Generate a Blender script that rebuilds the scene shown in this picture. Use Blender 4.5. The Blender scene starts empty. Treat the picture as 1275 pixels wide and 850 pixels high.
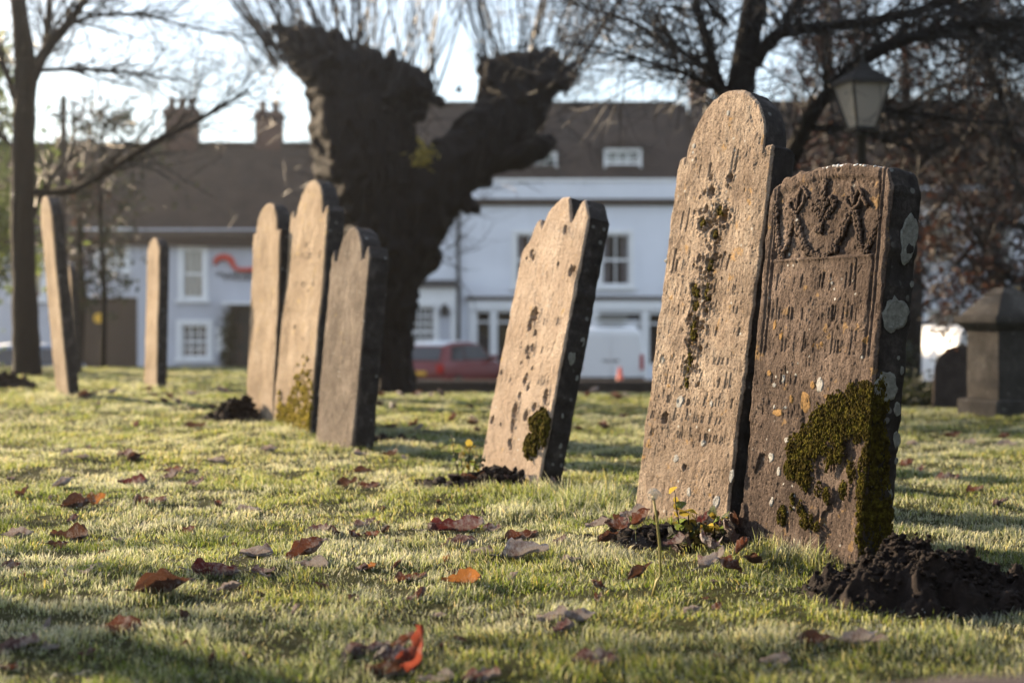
import bpy, math, random
import numpy as np
from mathutils import Vector, Matrix, noise as mnoise

R = math.radians
random.seed(7)
rng = np.random.default_rng(11)
scene = bpy.context.scene
col = scene.collection

# ------------------------------------------------------------------ camera
F = 50.0 / 36.0 * 1275.0          # focal length in photograph pixels
HZ = 395.0                        # horizon row in the photograph
CZ = 0.82
cam_d = bpy.data.cameras.new('camera')
cam = bpy.data.objects.new('camera', cam_d); col.objects.link(cam)
cam.location = (0, 0, CZ); cam.rotation_euler = (R(90), 0, 0)
cam_d.sensor_width = 36; cam_d.lens = 50
cam_d.shift_y = -(425.0 - HZ) / 1275.0
cam_d.clip_end = 2000; cam_d.clip_start = 0.05
cam_d.dof.use_dof = True
cam_d.dof.focus_distance = 4.95
cam_d.dof.aperture_fstop = 1.9
scene.camera = cam

# ------------------------------------------------------------------ light
SUN_AZ = 51.0      # degrees left of the view direction
SUN_EL = 19.0
S = Vector((-math.sin(R(SUN_AZ)) * math.cos(R(SUN_EL)), math.cos(R(SUN_AZ)) * math.cos(R(SUN_EL)), math.sin(R(SUN_EL))))
world = bpy.data.worlds.new('World'); scene.world = world; world.use_nodes = True
wn = world.node_tree.nodes; wl = world.node_tree.links
bg = wn['Background']
sky = wn.new('ShaderNodeTexSky'); sky.sky_type = 'NISHITA'; sky.sun_disc = False
sky.sun_elevation = R(SUN_EL); sky.sun_rotation = R(-SUN_AZ)
sky.air_density = 1.0; sky.dust_density = 0.7; sky.ozone_density = 1.2
veil = wn.new('ShaderNodeMix'); veil.data_type = 'RGBA'; veil.inputs[0].default_value = 0.36      # thin milky cloud, the same all over the sky
wl.new(sky.outputs[0], veil.inputs[6]); veil.inputs[7].default_value = (4.8, 5.0, 5.4, 1)
wl.new(veil.outputs[2], bg.inputs[0]); bg.inputs[1].default_value = 0.105
sd = bpy.data.lights.new('sun', 'SUN'); sd.energy = 5.0; sd.angle = R(0.5); sd.color = (1.0, 0.77, 0.51)
so = bpy.data.objects.new('sun', sd); col.objects.link(so)
so.rotation_euler = S.to_track_quat('Z', 'Y').to_euler()
vs = scene.view_settings
vs.view_transform = 'Standard'; vs.look = 'None'; vs.exposure = 1.5; vs.gamma = 1.0; vs.use_curve_mapping = False
scene.cycles.use_denoising = True
scene.cycles.max_bounces = 6; scene.cycles.transparent_max_bounces = 6
scene.cycles.sample_clamp_indirect = 4.0

# ------------------------------------------------------------------ helpers
def ss(a, b, x):
    t = np.clip((np.asarray(x, float) - a) / (b - a), 0, 1)
    return t * t * (3 - 2 * t)

def hash2(ix, iy, seed=0):
    n = (ix.astype(np.int64) * 374761393 + iy.astype(np.int64) * 668265263 + seed * 982451653) & 0xFFFFFFFF
    n = ((n ^ (n >> 13)) * 1274126177) & 0xFFFFFFFF
    return ((n ^ (n >> 16)) & 0xFFFFFF) / float(0xFFFFFF)

def vnoise(x, y, seed=0):
    x = np.asarray(x, float); y = np.asarray(y, float)
    ix = np.floor(x); iy = np.floor(y); fx = x - ix; fy = y - iy
    fx = fx * fx * (3 - 2 * fx); fy = fy * fy * (3 - 2 * fy)
    a = hash2(ix, iy, seed); b = hash2(ix + 1, iy, seed); c = hash2(ix, iy + 1, seed); d = hash2(ix + 1, iy + 1, seed)
    return (a * (1 - fx) + b * fx) * (1 - fy) + (c * (1 - fx) + d * fx) * fy

def fbm(x, y, octaves=4, seed=0):
    s = 0; a = 0.5; t = 0
    for k in range(octaves):
        s = s + a * vnoise(x * 2 ** k, y * 2 ** k, seed + k * 17); t += a; a *= 0.5
    return s / t

def gz(x, y):
    """height of the lawn"""
    x = np.asarray(x, float); y = np.asarray(y, float)
    left = ss(-0.09, -0.20, x / np.maximum(y, 3.0))
    z = 0.05 * ss(5, 9, y) * (0.35 + 0.65 * left) + 0.05 * ss(9, 13, y) * left
    start = 13.6 + 6.4 * left - 2.5 * ss(2.0, 4.0, x)
    t = np.clip((y - start) / 14.0, 0, 1)
    z = z - 1.0 * t * t * (3 - 2 * t)
    z = z + (fbm(x * 1.3, y * 1.3, 3, 5) - 0.5) * 0.035 + (vnoise(x * 4.5, y * 4.5, 9) - 0.5) * 0.026 + (vnoise(x * 11, y * 11, 19) - 0.5) * 0.014
    return z

def P(px, py, d):
    return Vector(((px - 637.5) / F * d, d, CZ - (py - HZ) / F * d))

def hit(px, py):
    """where the sight line through a photograph pixel meets the lawn"""
    d = np.arange(1.8, 30, 0.02); x = (px - 637.5) / F * d; z = CZ - (py - HZ) / F * d
    k = np.nonzero(z <= gz(x, d))[0]
    return P(px, py, float(d[k[0]]) if len(k) else 20.0)

def place(name, data, parent=None, loc=None, rot=None):
    o = bpy.data.objects.new(name, data); col.objects.link(o)
    if parent is not None: o.parent = parent
    if loc is not None: o.location = loc
    if rot is not None: o.rotation_euler = rot
    return o

def tag(o, label, cat, group=None, kind=None):
    if label: o['label'] = label
    if cat: o['category'] = cat
    if group: o['group'] = group
    if kind: o['kind'] = kind
    return o

def thing(name, label, cat, loc=(0, 0, 0), rot=(0, 0, 0), group=None):
    o = place(name, None, None, loc, rot); o.empty_display_size = 0.1
    return tag(o, label, cat, group)

def np_mesh(name, V, Fq, mat, smooth=True):
    """V (n,3) array; Fq list of (m,k) int arrays"""
    me = bpy.data.meshes.new(name)
    V = np.asarray(V, np.float32); me.vertices.add(len(V)); me.vertices.foreach_set('co', V.ravel())
    if not isinstance(Fq, list): Fq = [Fq]
    Fq = [np.asarray(f, np.int32) for f in Fq if len(f)]
    loops = np.concatenate([f.ravel() for f in Fq]); counts = np.concatenate([np.full(len(f), f.shape[1], np.int32) for f in Fq])
    me.loops.add(len(loops)); me.loops.foreach_set('vertex_index', loops)
    me.polygons.add(len(counts))
    st = np.concatenate([[0], np.cumsum(counts)[:-1]]).astype(np.int32)
    me.polygons.foreach_set('loop_start', st); me.polygons.foreach_set('loop_total', counts)
    me.polygons.foreach_set('use_smooth', np.full(len(counts), smooth))
    me.update(calc_edges=True); me.validate()
    if mat is not None: me.materials.append(mat)
    return me

ICO_V = ICO_F = None
def ico(sub):
    import bmesh
    bm = bmesh.new(); bmesh.ops.create_icosphere(bm, subdivisions=sub, radius=1)
    v = np.array([p.co[:] for p in bm.verts]); f = np.array([[q.index for q in p.verts] for p in bm.faces]); bm.free()
    return v, f
ICO1 = ico(1); ICO2 = ico(2)

class MB:
    def __init__(s): s.v = []; s.f = []; s.n = 0
    def add(s, v, f):
        v = np.asarray(v, float); s.v.append(v)
        for q in f: s.f.append(tuple(int(i) + s.n for i in q))
        s.n += len(v)
    def box(s, x0, x1, y0, y1, z0, z1):
        v = [(x, y, z) for z in (z0, z1) for y in (y0, y1) for x in (x0, x1)]
        s.add(v, [(0, 2, 3, 1), (4, 5, 7, 6), (0, 1, 5, 4), (1, 3, 7, 5), (3, 2, 6, 7), (2, 0, 4, 6)])
    def prism(s, pts, y0, y1):
        """outline in x,z pushed from y0 to y1"""
        n = len(pts); v = [(x, y0, z) for x, z in pts] + [(x, y1, z) for x, z in pts]
        f = [tuple(range(n)), tuple(range(2 * n - 1, n - 1, -1))] + [(i, i + n, (i + 1) % n + n, (i + 1) % n) for i in range(n)]
        s.add(v, f)
    def frustum(s, c, w0, d0, w1, d1, z0, z1):
        x, y = c
        v = [(x + a * w0 / 2, y + b * d0 / 2, z0) for a, b in ((-1, -1), (1, -1), (1, 1), (-1, 1))] + [(x + a * w1 / 2, y + b * d1 / 2, z1) for a, b in ((-1, -1), (1, -1), (1, 1), (-1, 1))]
        s.add(v, [(3, 2, 1, 0), (4, 5, 6, 7), (0, 1, 5, 4), (1, 2, 6, 5), (2, 3, 7, 6), (3, 0, 4, 7)])
    def tube(s, pts, rad, n=6, caps=True):
        pts = [Vector(p) for p in pts]
        if not hasattr(rad, '__len__'): rad = [rad] * len(pts)
        up = Vector((0.3, 0.2, 1)).normalized(); rings = []
        for i, p in enumerate(pts):
            t = (pts[min(i + 1, len(pts) - 1)] - pts[max(i - 1, 0)])
            if t.length < 1e-9: t = Vector((0, 0, 1))
            t.normalize()
            a = t.cross(up)
            if a.length < 1e-3: a = t.cross(Vector((1, 0, 0)))
            a.normalize(); b = t.cross(a)
            for k in range(n):
                w = 2 * math.pi * k / n
                rings.append(p + (a * math.cos(w) + b * math.sin(w)) * rad[i])
        f = []
        for i in range(len(pts) - 1):
            for k in range(n):
                f.append((i * n + k, i * n + (k + 1) % n, (i + 1) * n + (k + 1) % n, (i + 1) * n + k))
        if caps and n > 2:
            f.append(tuple(range(n - 1, -1, -1))); f.append(tuple(range((len(pts) - 1) * n, len(pts) * n)))
        s.add([r[:] for r in rings], f)
    def lathe(s, prof, c=(0, 0), n=16):
        v = []; f = []
        for r, z in prof:
            for k in range(n):
                w = 2 * math.pi * k / n; v.append((c[0] + r * math.cos(w), c[1] + r * math.sin(w), z))
        for i in range(len(prof) - 1):
            for k in range(n): f.append((i * n + k, i * n + (k + 1) % n, (i + 1) * n + (k + 1) % n, (i + 1) * n + k))
        f.append(tuple(range(n - 1, -1, -1))); f.append(tuple(range((len(prof) - 1) * n, len(prof) * n)))
        s.add(v, f)
    def blob(s, c, r, sub=1, jit=0.25, M=None):
        v, f = (ICO1 if sub == 1 else ICO2)
        rr = np.asarray(r, float) if hasattr(r, '__len__') else np.array([r] * 3)
        w = v * (1 + (rng.random((len(v), 1)) - 0.5) * 2 * jit) * rr
        if M is not None: w = w @ np.array(M).T
        s.add(w + np.array(c), f)
    def mesh(s, name, mat, smooth=False):
        me = bpy.data.meshes.new(name)
        me.from_pydata(np.concatenate(s.v).tolist() if s.v else [], [], s.f)
        if smooth: me.polygons.foreach_set('use_smooth', [True] * len(me.polygons))
        if mat is not None: me.materials.append(mat)
        me.update(); return me
    def build(s, name, mat, parent=None, smooth=False):
        return place(name, s.mesh(name, mat, smooth), parent)

def bevel(o, w=0.01, seg=2):
    m = o.modifiers.new('edge', 'BEVEL'); m.width = w; m.segments = seg; m.limit_method = 'ANGLE'; m.angle_limit = R(40)
    return o

# ------------------------------------------------------------------ materials
class NT:
    def __init__(s, name):
        s.m = bpy.data.materials.new(name); s.m.use_nodes = True
        s.t = s.m.node_tree; s.n = s.t.nodes; s.l = s.t.links
        s.b = s.n['Principled BSDF']; s.out = s.n['Material Output']
        s.tc = s.n.new('ShaderNodeTexCoord')
    def coord(s, scale=(1, 1, 1), which='Object'):
        mp = s.n.new('ShaderNodeMapping'); mp.inputs['Scale'].default_value = scale
        s.l.new(s.tc.outputs[which], mp.inputs[0]); return mp.outputs[0]
    def noise(s, scale, detail=4, rough=0.6, vec=None, out='Fac'):
        n = s.n.new('ShaderNodeTexNoise'); n.inputs['Scale'].default_value = scale; n.inputs['Detail'].default_value = detail; n.inputs['Roughness'].default_value = rough
        s.l.new(vec if vec is not None else s.tc.outputs['Object'], n.inputs['Vector']); return n.outputs[out]
    def voro(s, scale, vec=None, out='Distance'):
        n = s.n.new('ShaderNodeTexVoronoi'); n.inputs['Scale'].default_value = scale
        s.l.new(vec if vec is not None else s.tc.outputs['Object'], n.inputs['Vector']); return n.outputs[out]
    def ramp(s, fac, stops):
        r = s.n.new('ShaderNodeValToRGB'); e = r.color_ramp.elements
        while len(e) < len(stops): e.new(0.5)
        for k, (p, c) in enumerate(stops):
            e[k].position = p; e[k].color = (c[0], c[1], c[2], 1) if hasattr(c, '__len__') else (c, c, c, 1)
        s.l.new(fac, r.inputs[0]); return r.outputs[0]
    def mix(s, fac, a, b, mode='MIX'):
        n = s.n.new('ShaderNodeMix'); n.data_type = 'RGBA'; n.blend_type = mode
        for i, v in ((0, fac), (6, a), (7, b)):
            if hasattr(v, 'is_linked'): s.l.new(v, n.inputs[i])
            elif hasattr(v, '__len__'): n.inputs[i].default_value = (v[0], v[1], v[2], 1)
            else: n.inputs[i].default_value = v
        return n.outputs[2]
    def attr(s, name, out='Fac'):
        n = s.n.new('ShaderNodeAttribute'); n.attribute_name = name; return n.outputs[out]
    def math(s, op, a, b=0.0):
        n = s.n.new('ShaderNodeMath'); n.operation = op; n.use_clamp = False
        for i, v in ((0, a), (1, b)):
            if hasattr(v, 'is_linked'): s.l.new(v, n.inputs[i])
            else: n.inputs[i].default_value = v
        return n.outputs[0]
    def bump(s, h, strength=0.3, dist=0.01):
        n = s.n.new('ShaderNodeBump'); n.inputs['Strength'].default_value = strength; n.inputs['Distance'].default_value = dist
        s.l.new(h, n.inputs['Height']); s.l.new(n.outputs[0], s.b.inputs['Normal'])
    def color(s, c):
        if hasattr(c, 'is_linked'): s.l.new(c, s.b.inputs['Base Color'])
        else: s.b.inputs['Base Color'].default_value = (c[0], c[1], c[2], 1)
    def set(s, rough=None, metal=None, spec=None):
        if rough is not None: s.b.inputs['Roughness'].default_value = rough
        if metal is not None: s.b.inputs['Metallic'].default_value = metal
        if spec is not None: s.b.inputs['Specular IOR Level'].default_value = spec
        return s.m
    def translucent(s, colr, amount):
        t = s.n.new('ShaderNodeBsdfTranslucent')
        if hasattr(colr, 'is_linked'): s.l.new(colr, t.inputs[0])
        else: t.inputs[0].default_value = (*colr, 1)
        mx = s.n.new('ShaderNodeMixShader'); mx.inputs[0].default_value = amount
        s.l.new(s.b.outputs[0], mx.inputs[1]); s.l.new(t.outputs[0], mx.inputs[2]); s.l.new(mx.outputs[0], s.out.inputs[0])

def plain(name, c, rough=0.7, metal=0.0, var=0.15, scale=3.0, spec=0.4, bump=0.0, bscale=40):
    t = NT(name)
    n = t.noise(scale, 5, 0.65)
    a = tuple(v * (1 - var) for v in c); b = tuple(min(1, v * (1 + var)) for v in c)
    t.color(t.ramp(n, [(0.3, a), (0.7, b)]))
    if bump: t.bump(t.noise(bscale, 4, 0.6), bump, 0.01)
    return t.set(rough, metal, spec)

def stone_mat(name, base, dark, light, ochre, och=0.62, seed=0.0, grain=1.0, side=(0.055, 0.048, 0.045)):
    t = NT(name)
    mp = t.n.new('ShaderNodeMapping'); mp.inputs['Location'].default_value = (seed, seed * 1.7, seed * 0.6)
    t.l.new(t.tc.outputs['Object'], mp.inputs[0]); o = mp.outputs[0]
    mp2 = t.n.new('ShaderNodeMapping'); mp2.inputs['Location'].default_value = (seed, seed * 1.7, seed * 0.6); mp2.inputs['Scale'].default_value = (1, 1, 0.28)
    t.l.new(t.tc.outputs['Object'], mp2.inputs[0]); ov = mp2.outputs[0]
    c = t.ramp(t.noise(5.0, 8, 0.68, o), [(0.30, dark), (0.50, base), (0.72, light)])
    c = t.mix(t.ramp(t.noise(34, 5, 0.75, ov), [(0.50, 0.0), (0.66, 0.75)]), c, dark)           # vertical weather grain
    c = t.mix(t.ramp(t.noise(70, 3, 0.7, o), [(0.55, 0.0), (0.70, 0.6)]), c, light)
    c = t.mix(t.ramp(t.noise(110, 4, 0.8, o), [(0.52, 0.0), (0.62, 0.9)]), c, tuple(k * 0.55 for k in dark))   # black algae specks
    c = t.mix(t.ramp(t.noise(2.2, 4, 0.6, o), [(0.42, 0.55), (0.60, 0.0)]), c, tuple(k * 0.9 for k in dark))
    c = t.mix(t.ramp(t.noise(16, 4, 0.6, o), [(och, 0.0), (och + 0.05, 0.75)]), c, ochre)       # ochre lichen
    v = t.voro(24, o)
    m = t.math('MULTIPLY', t.ramp(v, [(0.10, 1.0), (0.16, 0.0)]), t.ramp(t.noise(7, 2, 0.5, o), [(0.55, 0.0), (0.60, 1.0)]))
    c = t.mix(m, c, (0.46, 0.46, 0.43))                                                       # crustose lichen specks
    # weathered back and edges carry dark algae, with their shade put into the tone
    c2 = t.ramp(t.noise(13, 6, 0.7, o), [(0.35, tuple(k * 0.55 for k in side)), (0.55, side), (0.72, tuple(k * 2.3 for k in side))])
    v2 = t.voro(17, o)
    m2 = t.math('MULTIPLY', t.ramp(v2, [(0.14, 1.0), (0.22, 0.0)]), t.ramp(t.noise(5, 2, 0.5, o), [(0.50, 0.0), (0.56, 0.9)]))
    c2 = t.mix(m2, c2, (0.22, 0.22, 0.205))
    c = t.mix(t.attr('rim'), c, c2)
    t.color(c)
    h = t.math('ADD', t.math('MULTIPLY', t.noise(60, 6, 0.75, ov), 1.0), t.math('MULTIPLY', t.noise(190, 3, 0.7, o), 0.5))
    t.bump(h, 1.0 * grain, 0.009)
    return t.set(0.92, 0, 0.15)

M = {}
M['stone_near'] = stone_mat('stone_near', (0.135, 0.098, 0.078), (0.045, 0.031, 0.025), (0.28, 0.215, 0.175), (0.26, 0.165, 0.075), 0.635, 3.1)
M['stone_tall'] = stone_mat('stone_tall', (0.385, 0.30, 0.228), (0.15, 0.108, 0.078), (0.53, 0.44, 0.345), (0.36, 0.22, 0.085), 0.63, 11.7)
M['stone_mid'] = stone_mat('stone_mid', (0.46, 0.365, 0.285), (0.31, 0.235, 0.175), (0.55, 0.455, 0.37), (0.42, 0.29, 0.12), 0.66, 23.0)
M['stone_pale'] = stone_mat('stone_pale', (0.40, 0.315, 0.23), (0.235, 0.175, 0.12), (0.51, 0.415, 0.32), (0.42, 0.31, 0.12), 0.64, 37.0)
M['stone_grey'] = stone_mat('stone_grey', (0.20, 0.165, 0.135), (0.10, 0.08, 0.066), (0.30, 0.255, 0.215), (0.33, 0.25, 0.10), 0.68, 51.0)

def moss_mat():
    t = NT('moss')
    t.color(t.ramp(t.noise(45, 5, 0.7), [(0.32, (0.022, 0.016, 0.006)), (0.50, (0.075, 0.058, 0.012)), (0.68, (0.17, 0.15, 0.022))]))
    t.bump(t.noise(300, 3, 0.7), 0.9, 0.006); return t.set(1.0, 0, 0.05)
M['moss'] = moss_mat()
M['lichen'] = plain('lichen', (0.27, 0.275, 0.25), 0.95, 0, 0.35, 60, 0.1, 0.8, 160)
M['lichen_pale'] = plain('lichen_pale', (0.36, 0.355, 0.335), 0.95, 0, 0.25, 90, 0.1, 0.7, 200)
M['lichen_ochre'] = plain('lichen_ochre', (0.27, 0.165, 0.07), 0.95, 0, 0.3, 90, 0.1, 0.6, 200)

def soil_mat():
    t = NT('soil')
    c = t.ramp(t.noise(30, 6, 0.7), [(0.3, (0.008, 0.005, 0.004)), (0.6, (0.022, 0.014, 0.011)), (0.8, (0.05, 0.034, 0.027))])
    t.color(c); t.bump(t.noise(120, 5, 0.7), 0.8, 0.01); return t.set(0.9, 0, 0.25)
M['soil'] = soil_mat()

def lawn_mat():
    t = NT('lawn')
    c = t.ramp(t.noise(3, 6, 0.7), [(0.3, (0.030, 0.030, 0.010)), (0.55, (0.055, 0.06, 0.016)), (0.75, (0.085, 0.085, 0.026))])
    c = t.mix(t.ramp(t.noise(45, 4, 0.7), [(0.5, 0.0), (0.7, 0.6)]), c, (0.030, 0.020, 0.012))
    t.color(c); t.bump(t.noise(60, 5, 0.8), 1.0, 0.03); return t.set(0.95, 0, 0.1)
M['lawn'] = lawn_mat()

def grass_mat():
    t = NT('grass')
    tip = t.attr('tip'); rnd = t.attr('rnd'); fr = t.attr('frost')
    green = t.ramp(rnd, [(0.0, (0.022, 0.050, 0.009)), (0.45, (0.046, 0.080, 0.013)), (0.8, (0.10, 0.115, 0.022)), (1.0, (0.24, 0.18, 0.07))])
    c = t.mix(fr, green, (0.62, 0.66, 0.66))
    t.color(c)
    tc = t.mix(fr, t.ramp(rnd, [(0.0, (0.09, 0.155, 0.014)), (0.5, (0.22, 0.275, 0.028)), (1.0, (0.50, 0.41, 0.11))]), (0.84, 0.80, 0.68))
    t.set(0.45, 0, 0.45); t.translucent(tc, 0.64); return t.m
M['grass'] = grass_mat()

def leaf_mat(name, c, frost=0.3, trans=0.25):
    t = NT(name)
    base = t.ramp(t.noise(2.5, 5, 0.7, None), [(0.3, tuple(k * 0.55 for k in c)), (0.7, tuple(min(1, k * 1.35) for k in c))])
    f = t.ramp(t.noise(3.5, 6, 0.75), [(0.62 - frost * 0.45, 0.0), (0.80 - frost * 0.45, 0.85)])
    cc = t.mix(f, base, (0.50, 0.46, 0.46))
    t.color(cc); t.bump(t.noise(9, 4, 0.7), 0.6, 0.06)
    t.set(0.55, 0, 0.4); t.translucent(t.mix(f, tuple(min(1, k * 2.2) for k in c), (0.4, 0.36, 0.34)), trans); return t.m
M['leaf_brown'] = leaf_mat('leaf_brown', (0.065, 0.030, 0.018), 0.2, 0.2)
M['leaf_russet'] = leaf_mat('leaf_russet', (0.095, 0.036, 0.022), 0.32, 0.2)
M['leaf_crimson'] = leaf_mat('leaf_crimson', (0.085, 0.020, 0.020), 0.34, 0.18)
M['leaf_frost'] = leaf_mat('leaf_frost', (0.085, 0.050, 0.046), 0.62)
M['leaf_plum'] = leaf_mat('leaf_plum', (0.065, 0.030, 0.032), 0.42)
M['leaf_glow'] = leaf_mat('leaf_glow', (0.15, 0.034, 0.020), 0.15, 0.4)
M['leaf_orange'] = leaf_mat('leaf_orange', (0.20, 0.085, 0.026), 0.15, 0.35)
M['leaf_yellow'] = leaf_mat('leaf_yellow', (0.21, 0.165, 0.03), 0.05, 0.45)
M['leaf_green'] = leaf_mat('leaf_green', (0.10, 0.14, 0.025), 0.25, 0.4)
M['leaf_hang'] = leaf_mat('leaf_hang', (0.040, 0.017, 0.010), 0.0, 0.28)
M['leaf_ever'] = leaf_mat('leaf_ever', (0.026, 0.032, 0.012), 0.0, 0.2)

def bark_mat(name, c, gloss=0.45):
    t = NT(name)
    o = t.coord((1, 1, 0.25))
    t.color(t.ramp(t.noise(14, 6, 0.7, o), [(0.3, tuple(k * 0.45 for k in c)), (0.65, c), (0.85, tuple(k * 1.6 for k in c))]))
    t.bump(t.noise(22, 6, 0.7, o), 0.9, 0.05); return t.set(gloss + 0.35, 0, 0.25)
M['stone_shaded'] = stone_mat('stone_shaded', (0.10, 0.09, 0.08), (0.045, 0.04, 0.036), (0.17, 0.155, 0.14), (0.10, 0.09, 0.05), 0.7, 71.0)  # darker stone for the tomb, the shade it stands in put into the colour
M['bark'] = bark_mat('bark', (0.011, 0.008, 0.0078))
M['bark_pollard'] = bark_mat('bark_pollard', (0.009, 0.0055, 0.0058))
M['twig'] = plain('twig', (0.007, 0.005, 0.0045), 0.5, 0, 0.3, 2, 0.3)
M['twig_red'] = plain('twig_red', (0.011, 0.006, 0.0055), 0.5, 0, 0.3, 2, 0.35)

def facade_mat(name, c):
    t = NT(name)
    a = t.ramp(t.noise(0.5, 6, 0.6), [(0.3, tuple(k * 0.9 for k in c)), (0.7, tuple(min(1, k * 1.05) for k in c))])
    s = t.ramp(t.noise(3, 5, 0.7, t.coord((1, 1, 0.12))), [(0.55, 0.0), (0.8, 0.25)])
    t.color(t.mix(s, a, tuple(k * 0.6 for k in c))); t.bump(t.noise(40, 4), 0.2, 0.01); return t.set(0.85, 0, 0.2)
M['render_grey'] = facade_mat('render_grey', (0.52, 0.53, 0.58))
M['render_white'] = facade_mat('render_white', (0.74, 0.76, 0.82))
M['brick_plinth'] = facade_mat('brick_plinth', (0.12, 0.10, 0.10))
M['brick_chimney'] = facade_mat('brick_chimney', (0.11, 0.062, 0.048))
M['paint_white'] = plain('paint_white', (0.78, 0.78, 0.78), 0.5, 0, 0.06, 2)
M['paint_black'] = plain('paint_black', (0.025, 0.023, 0.022), 0.5, 0, 0.2, 2)
M['paint_brown'] = plain('paint_brown', (0.055, 0.035, 0.025), 0.6, 0, 0.2, 2)
M['paint_red'] = plain('paint_red', (0.60, 0.06, 0.035), 0.5, 0, 0.1, 2)
M['paint_yellow'] = plain('paint_yellow', (0.75, 0.42, 0.03), 0.5, 0, 0.1, 2)
M['curtain'] = plain('curtain', (0.22, 0.20, 0.21), 0.9, 0, 0.3, 9)
M['dark_room'] = plain('dark_room', (0.018, 0.016, 0.016), 0.9, 0, 0.3, 2)
def roof_mat():
    t = NT('roof_tiles')
    w = t.n.new('ShaderNodeTexWave'); w.bands_direction = 'Z'; w.inputs['Scale'].default_value = 4.0; w.inputs['Distortion'].default_value = 0.6
    t.l.new(t.tc.outputs['Object'], w.inputs[0])
    c = t.ramp(t.noise(1.2, 7, 0.7), [(0.3, (0.035, 0.024, 0.020)), (0.55, (0.06, 0.040, 0.031)), (0.75, (0.085, 0.058, 0.042))])
    c = t.mix(t.ramp(t.noise(9, 4, 0.7), [(0.5, 0.0), (0.7, 0.6)]), c, (0.03, 0.022, 0.018))
    t.color(c); t.bump(w.outputs['Fac'], 0.8, 0.05); return t.set(0.85, 0, 0.25)
M['roof_tiles'] = roof_mat()
def glass_mat(name, tint):
    t = NT(name); t.color(tint); t.set(0.06, 0, 0.6)
    t.b.inputs['Transmission Weight'].default_value = 0.0
    return t.m
M['window_glass'] = glass_mat('window_glass', (0.03, 0.033, 0.04))
def clear_glass():
    t = NT('clear_glass'); tr = t.n.new('ShaderNodeBsdfTransparent'); gl = t.n.new('ShaderNodeBsdfGlossy'); gl.inputs['Roughness'].default_value = 0.05
    mx = t.n.new('ShaderNodeMixShader'); mx.inputs[0].default_value = 0.06
    t.l.new(tr.outputs[0], mx.inputs[1]); t.l.new(gl.outputs[0], mx.inputs[2]); t.l.new(mx.outputs[0], t.out.inputs[0]); return t.m
M['clear_glass'] = clear_glass()
def lantern_glass():
    t = NT('lantern_glass'); t.color((0.70, 0.66, 0.61)); t.set(0.5, 0, 0.4); t.translucent((0.80, 0.74, 0.66), 0.6); return t.m
M['lantern_glass'] = lantern_glass()
M['asphalt'] = plain('asphalt', (0.05, 0.05, 0.052), 0.85, 0, 0.25, 6, 0.3, 0.4, 120)
M['paving'] = plain('paving', (0.20, 0.19, 0.18), 0.85, 0, 0.2, 3, 0.3, 0.3, 60)
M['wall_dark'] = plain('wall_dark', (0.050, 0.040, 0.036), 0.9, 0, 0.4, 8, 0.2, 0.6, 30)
M['kerb_stone'] = plain('kerb_stone', (0.07, 0.055, 0.052), 0.9, 0, 0.3, 14, 0.2, 0.6, 60)
M['car_red'] = plain('car_red', (0.16, 0.014, 0.018), 0.28, 0.1, 0.03, 1, 0.6)
M['car_white'] = plain('car_white', (0.80, 0.81, 0.82), 0.3, 0.0, 0.03, 1, 0.6)
M['car_dark'] = plain('car_dark', (0.16, 0.20, 0.27), 0.28, 0.1, 0.05, 1, 0.6)
M['tyre'] = plain('tyre', (0.018, 0.018, 0.018), 0.9)
M['alloy'] = plain('alloy', (0.45, 0.45, 0.46), 0.35, 0.8)
M['plastic_black'] = plain('plastic_black', (0.02, 0.02, 0.021), 0.6)
M['lamp_red'] = plain('lamp_red', (0.42, 0.01, 0.01), 0.2)
M['cone_orange'] = plain('cone_orange', (0.62, 0.07, 0.025), 0.5)
M['frost_white'] = plain('frost_white', (0.72, 0.74, 0.76), 0.8, 0, 0.1, 30)
M['stem'] = plain('stem', (0.32, 0.27, 0.08), 0.6, 0, 0.2, 20)
M['seed'] = plain('seed', (0.62, 0.58, 0.52), 0.9)
#BODY

# ------------------------------------------------------------------ ground
def grid_sheet(name, xs, ys, zf, mat, kind='structure'):
    X, Y = np.meshgrid(xs, ys); Z = zf(X, Y)
    V = np.stack([X, Y, Z], -1).reshape(-1, 3); nx = len(xs); ny = len(ys)
    i = np.arange(ny - 1)[:, None] * nx + np.arange(nx - 1)[None]; i = i.ravel()
    me = np_mesh(name, V, np.stack([i, i + 1, i + nx + 1, i + nx], -1), mat)
    o = place(name, me); o['kind'] = kind; return o

WALL_Y = 30.6
xs = np.concatenate([np.arange(-30, -8, 1.0), np.arange(-8, 8, 0.08), np.arange(8, 31, 1.0)])
ys = np.concatenate([np.arange(-6, 1.5, 0.5), np.arange(1.5, 16, 0.08), np.arange(16, WALL_Y + 0.1, 0.3)])
grid_sheet('lawn', xs, ys, gz, M['lawn'])
ROAD_Z = -1.32
o = grid_sheet('ground', np.linspace(-400, 400, 3), np.array([WALL_Y, 800.0]), lambda X, Y: X * 0 + ROAD_Z - 0.02, M['asphalt'])
o = grid_sheet('road', np.linspace(-90, 90, 3), np.array([WALL_Y + 1.5, 44.0]), lambda X, Y: X * 0 + ROAD_Z, M['asphalt'])
b = MB(); b.box(-90, 90, 44.0, 46.2, ROAD_Z - 0.1, ROAD_Z + 0.13); o = b.build('pavement', M['paving']); o['kind'] = 'structure'
b = MB(); b.box(-90, 90, 43.85, 43.997, ROAD_Z - 0.1, ROAD_Z + 0.12); o = b.build('kerb', M['kerb_stone']); o['kind'] = 'structure'
b = MB()
for k in range(-14, 15): b.box(k * 4.0, k * 4.0 + 2.2, 38.0, 38.1, ROAD_Z + 0.003, ROAD_Z + 0.006)
o = b.build('road_marking', M['paint_white']); o['kind'] = 'structure'

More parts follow.
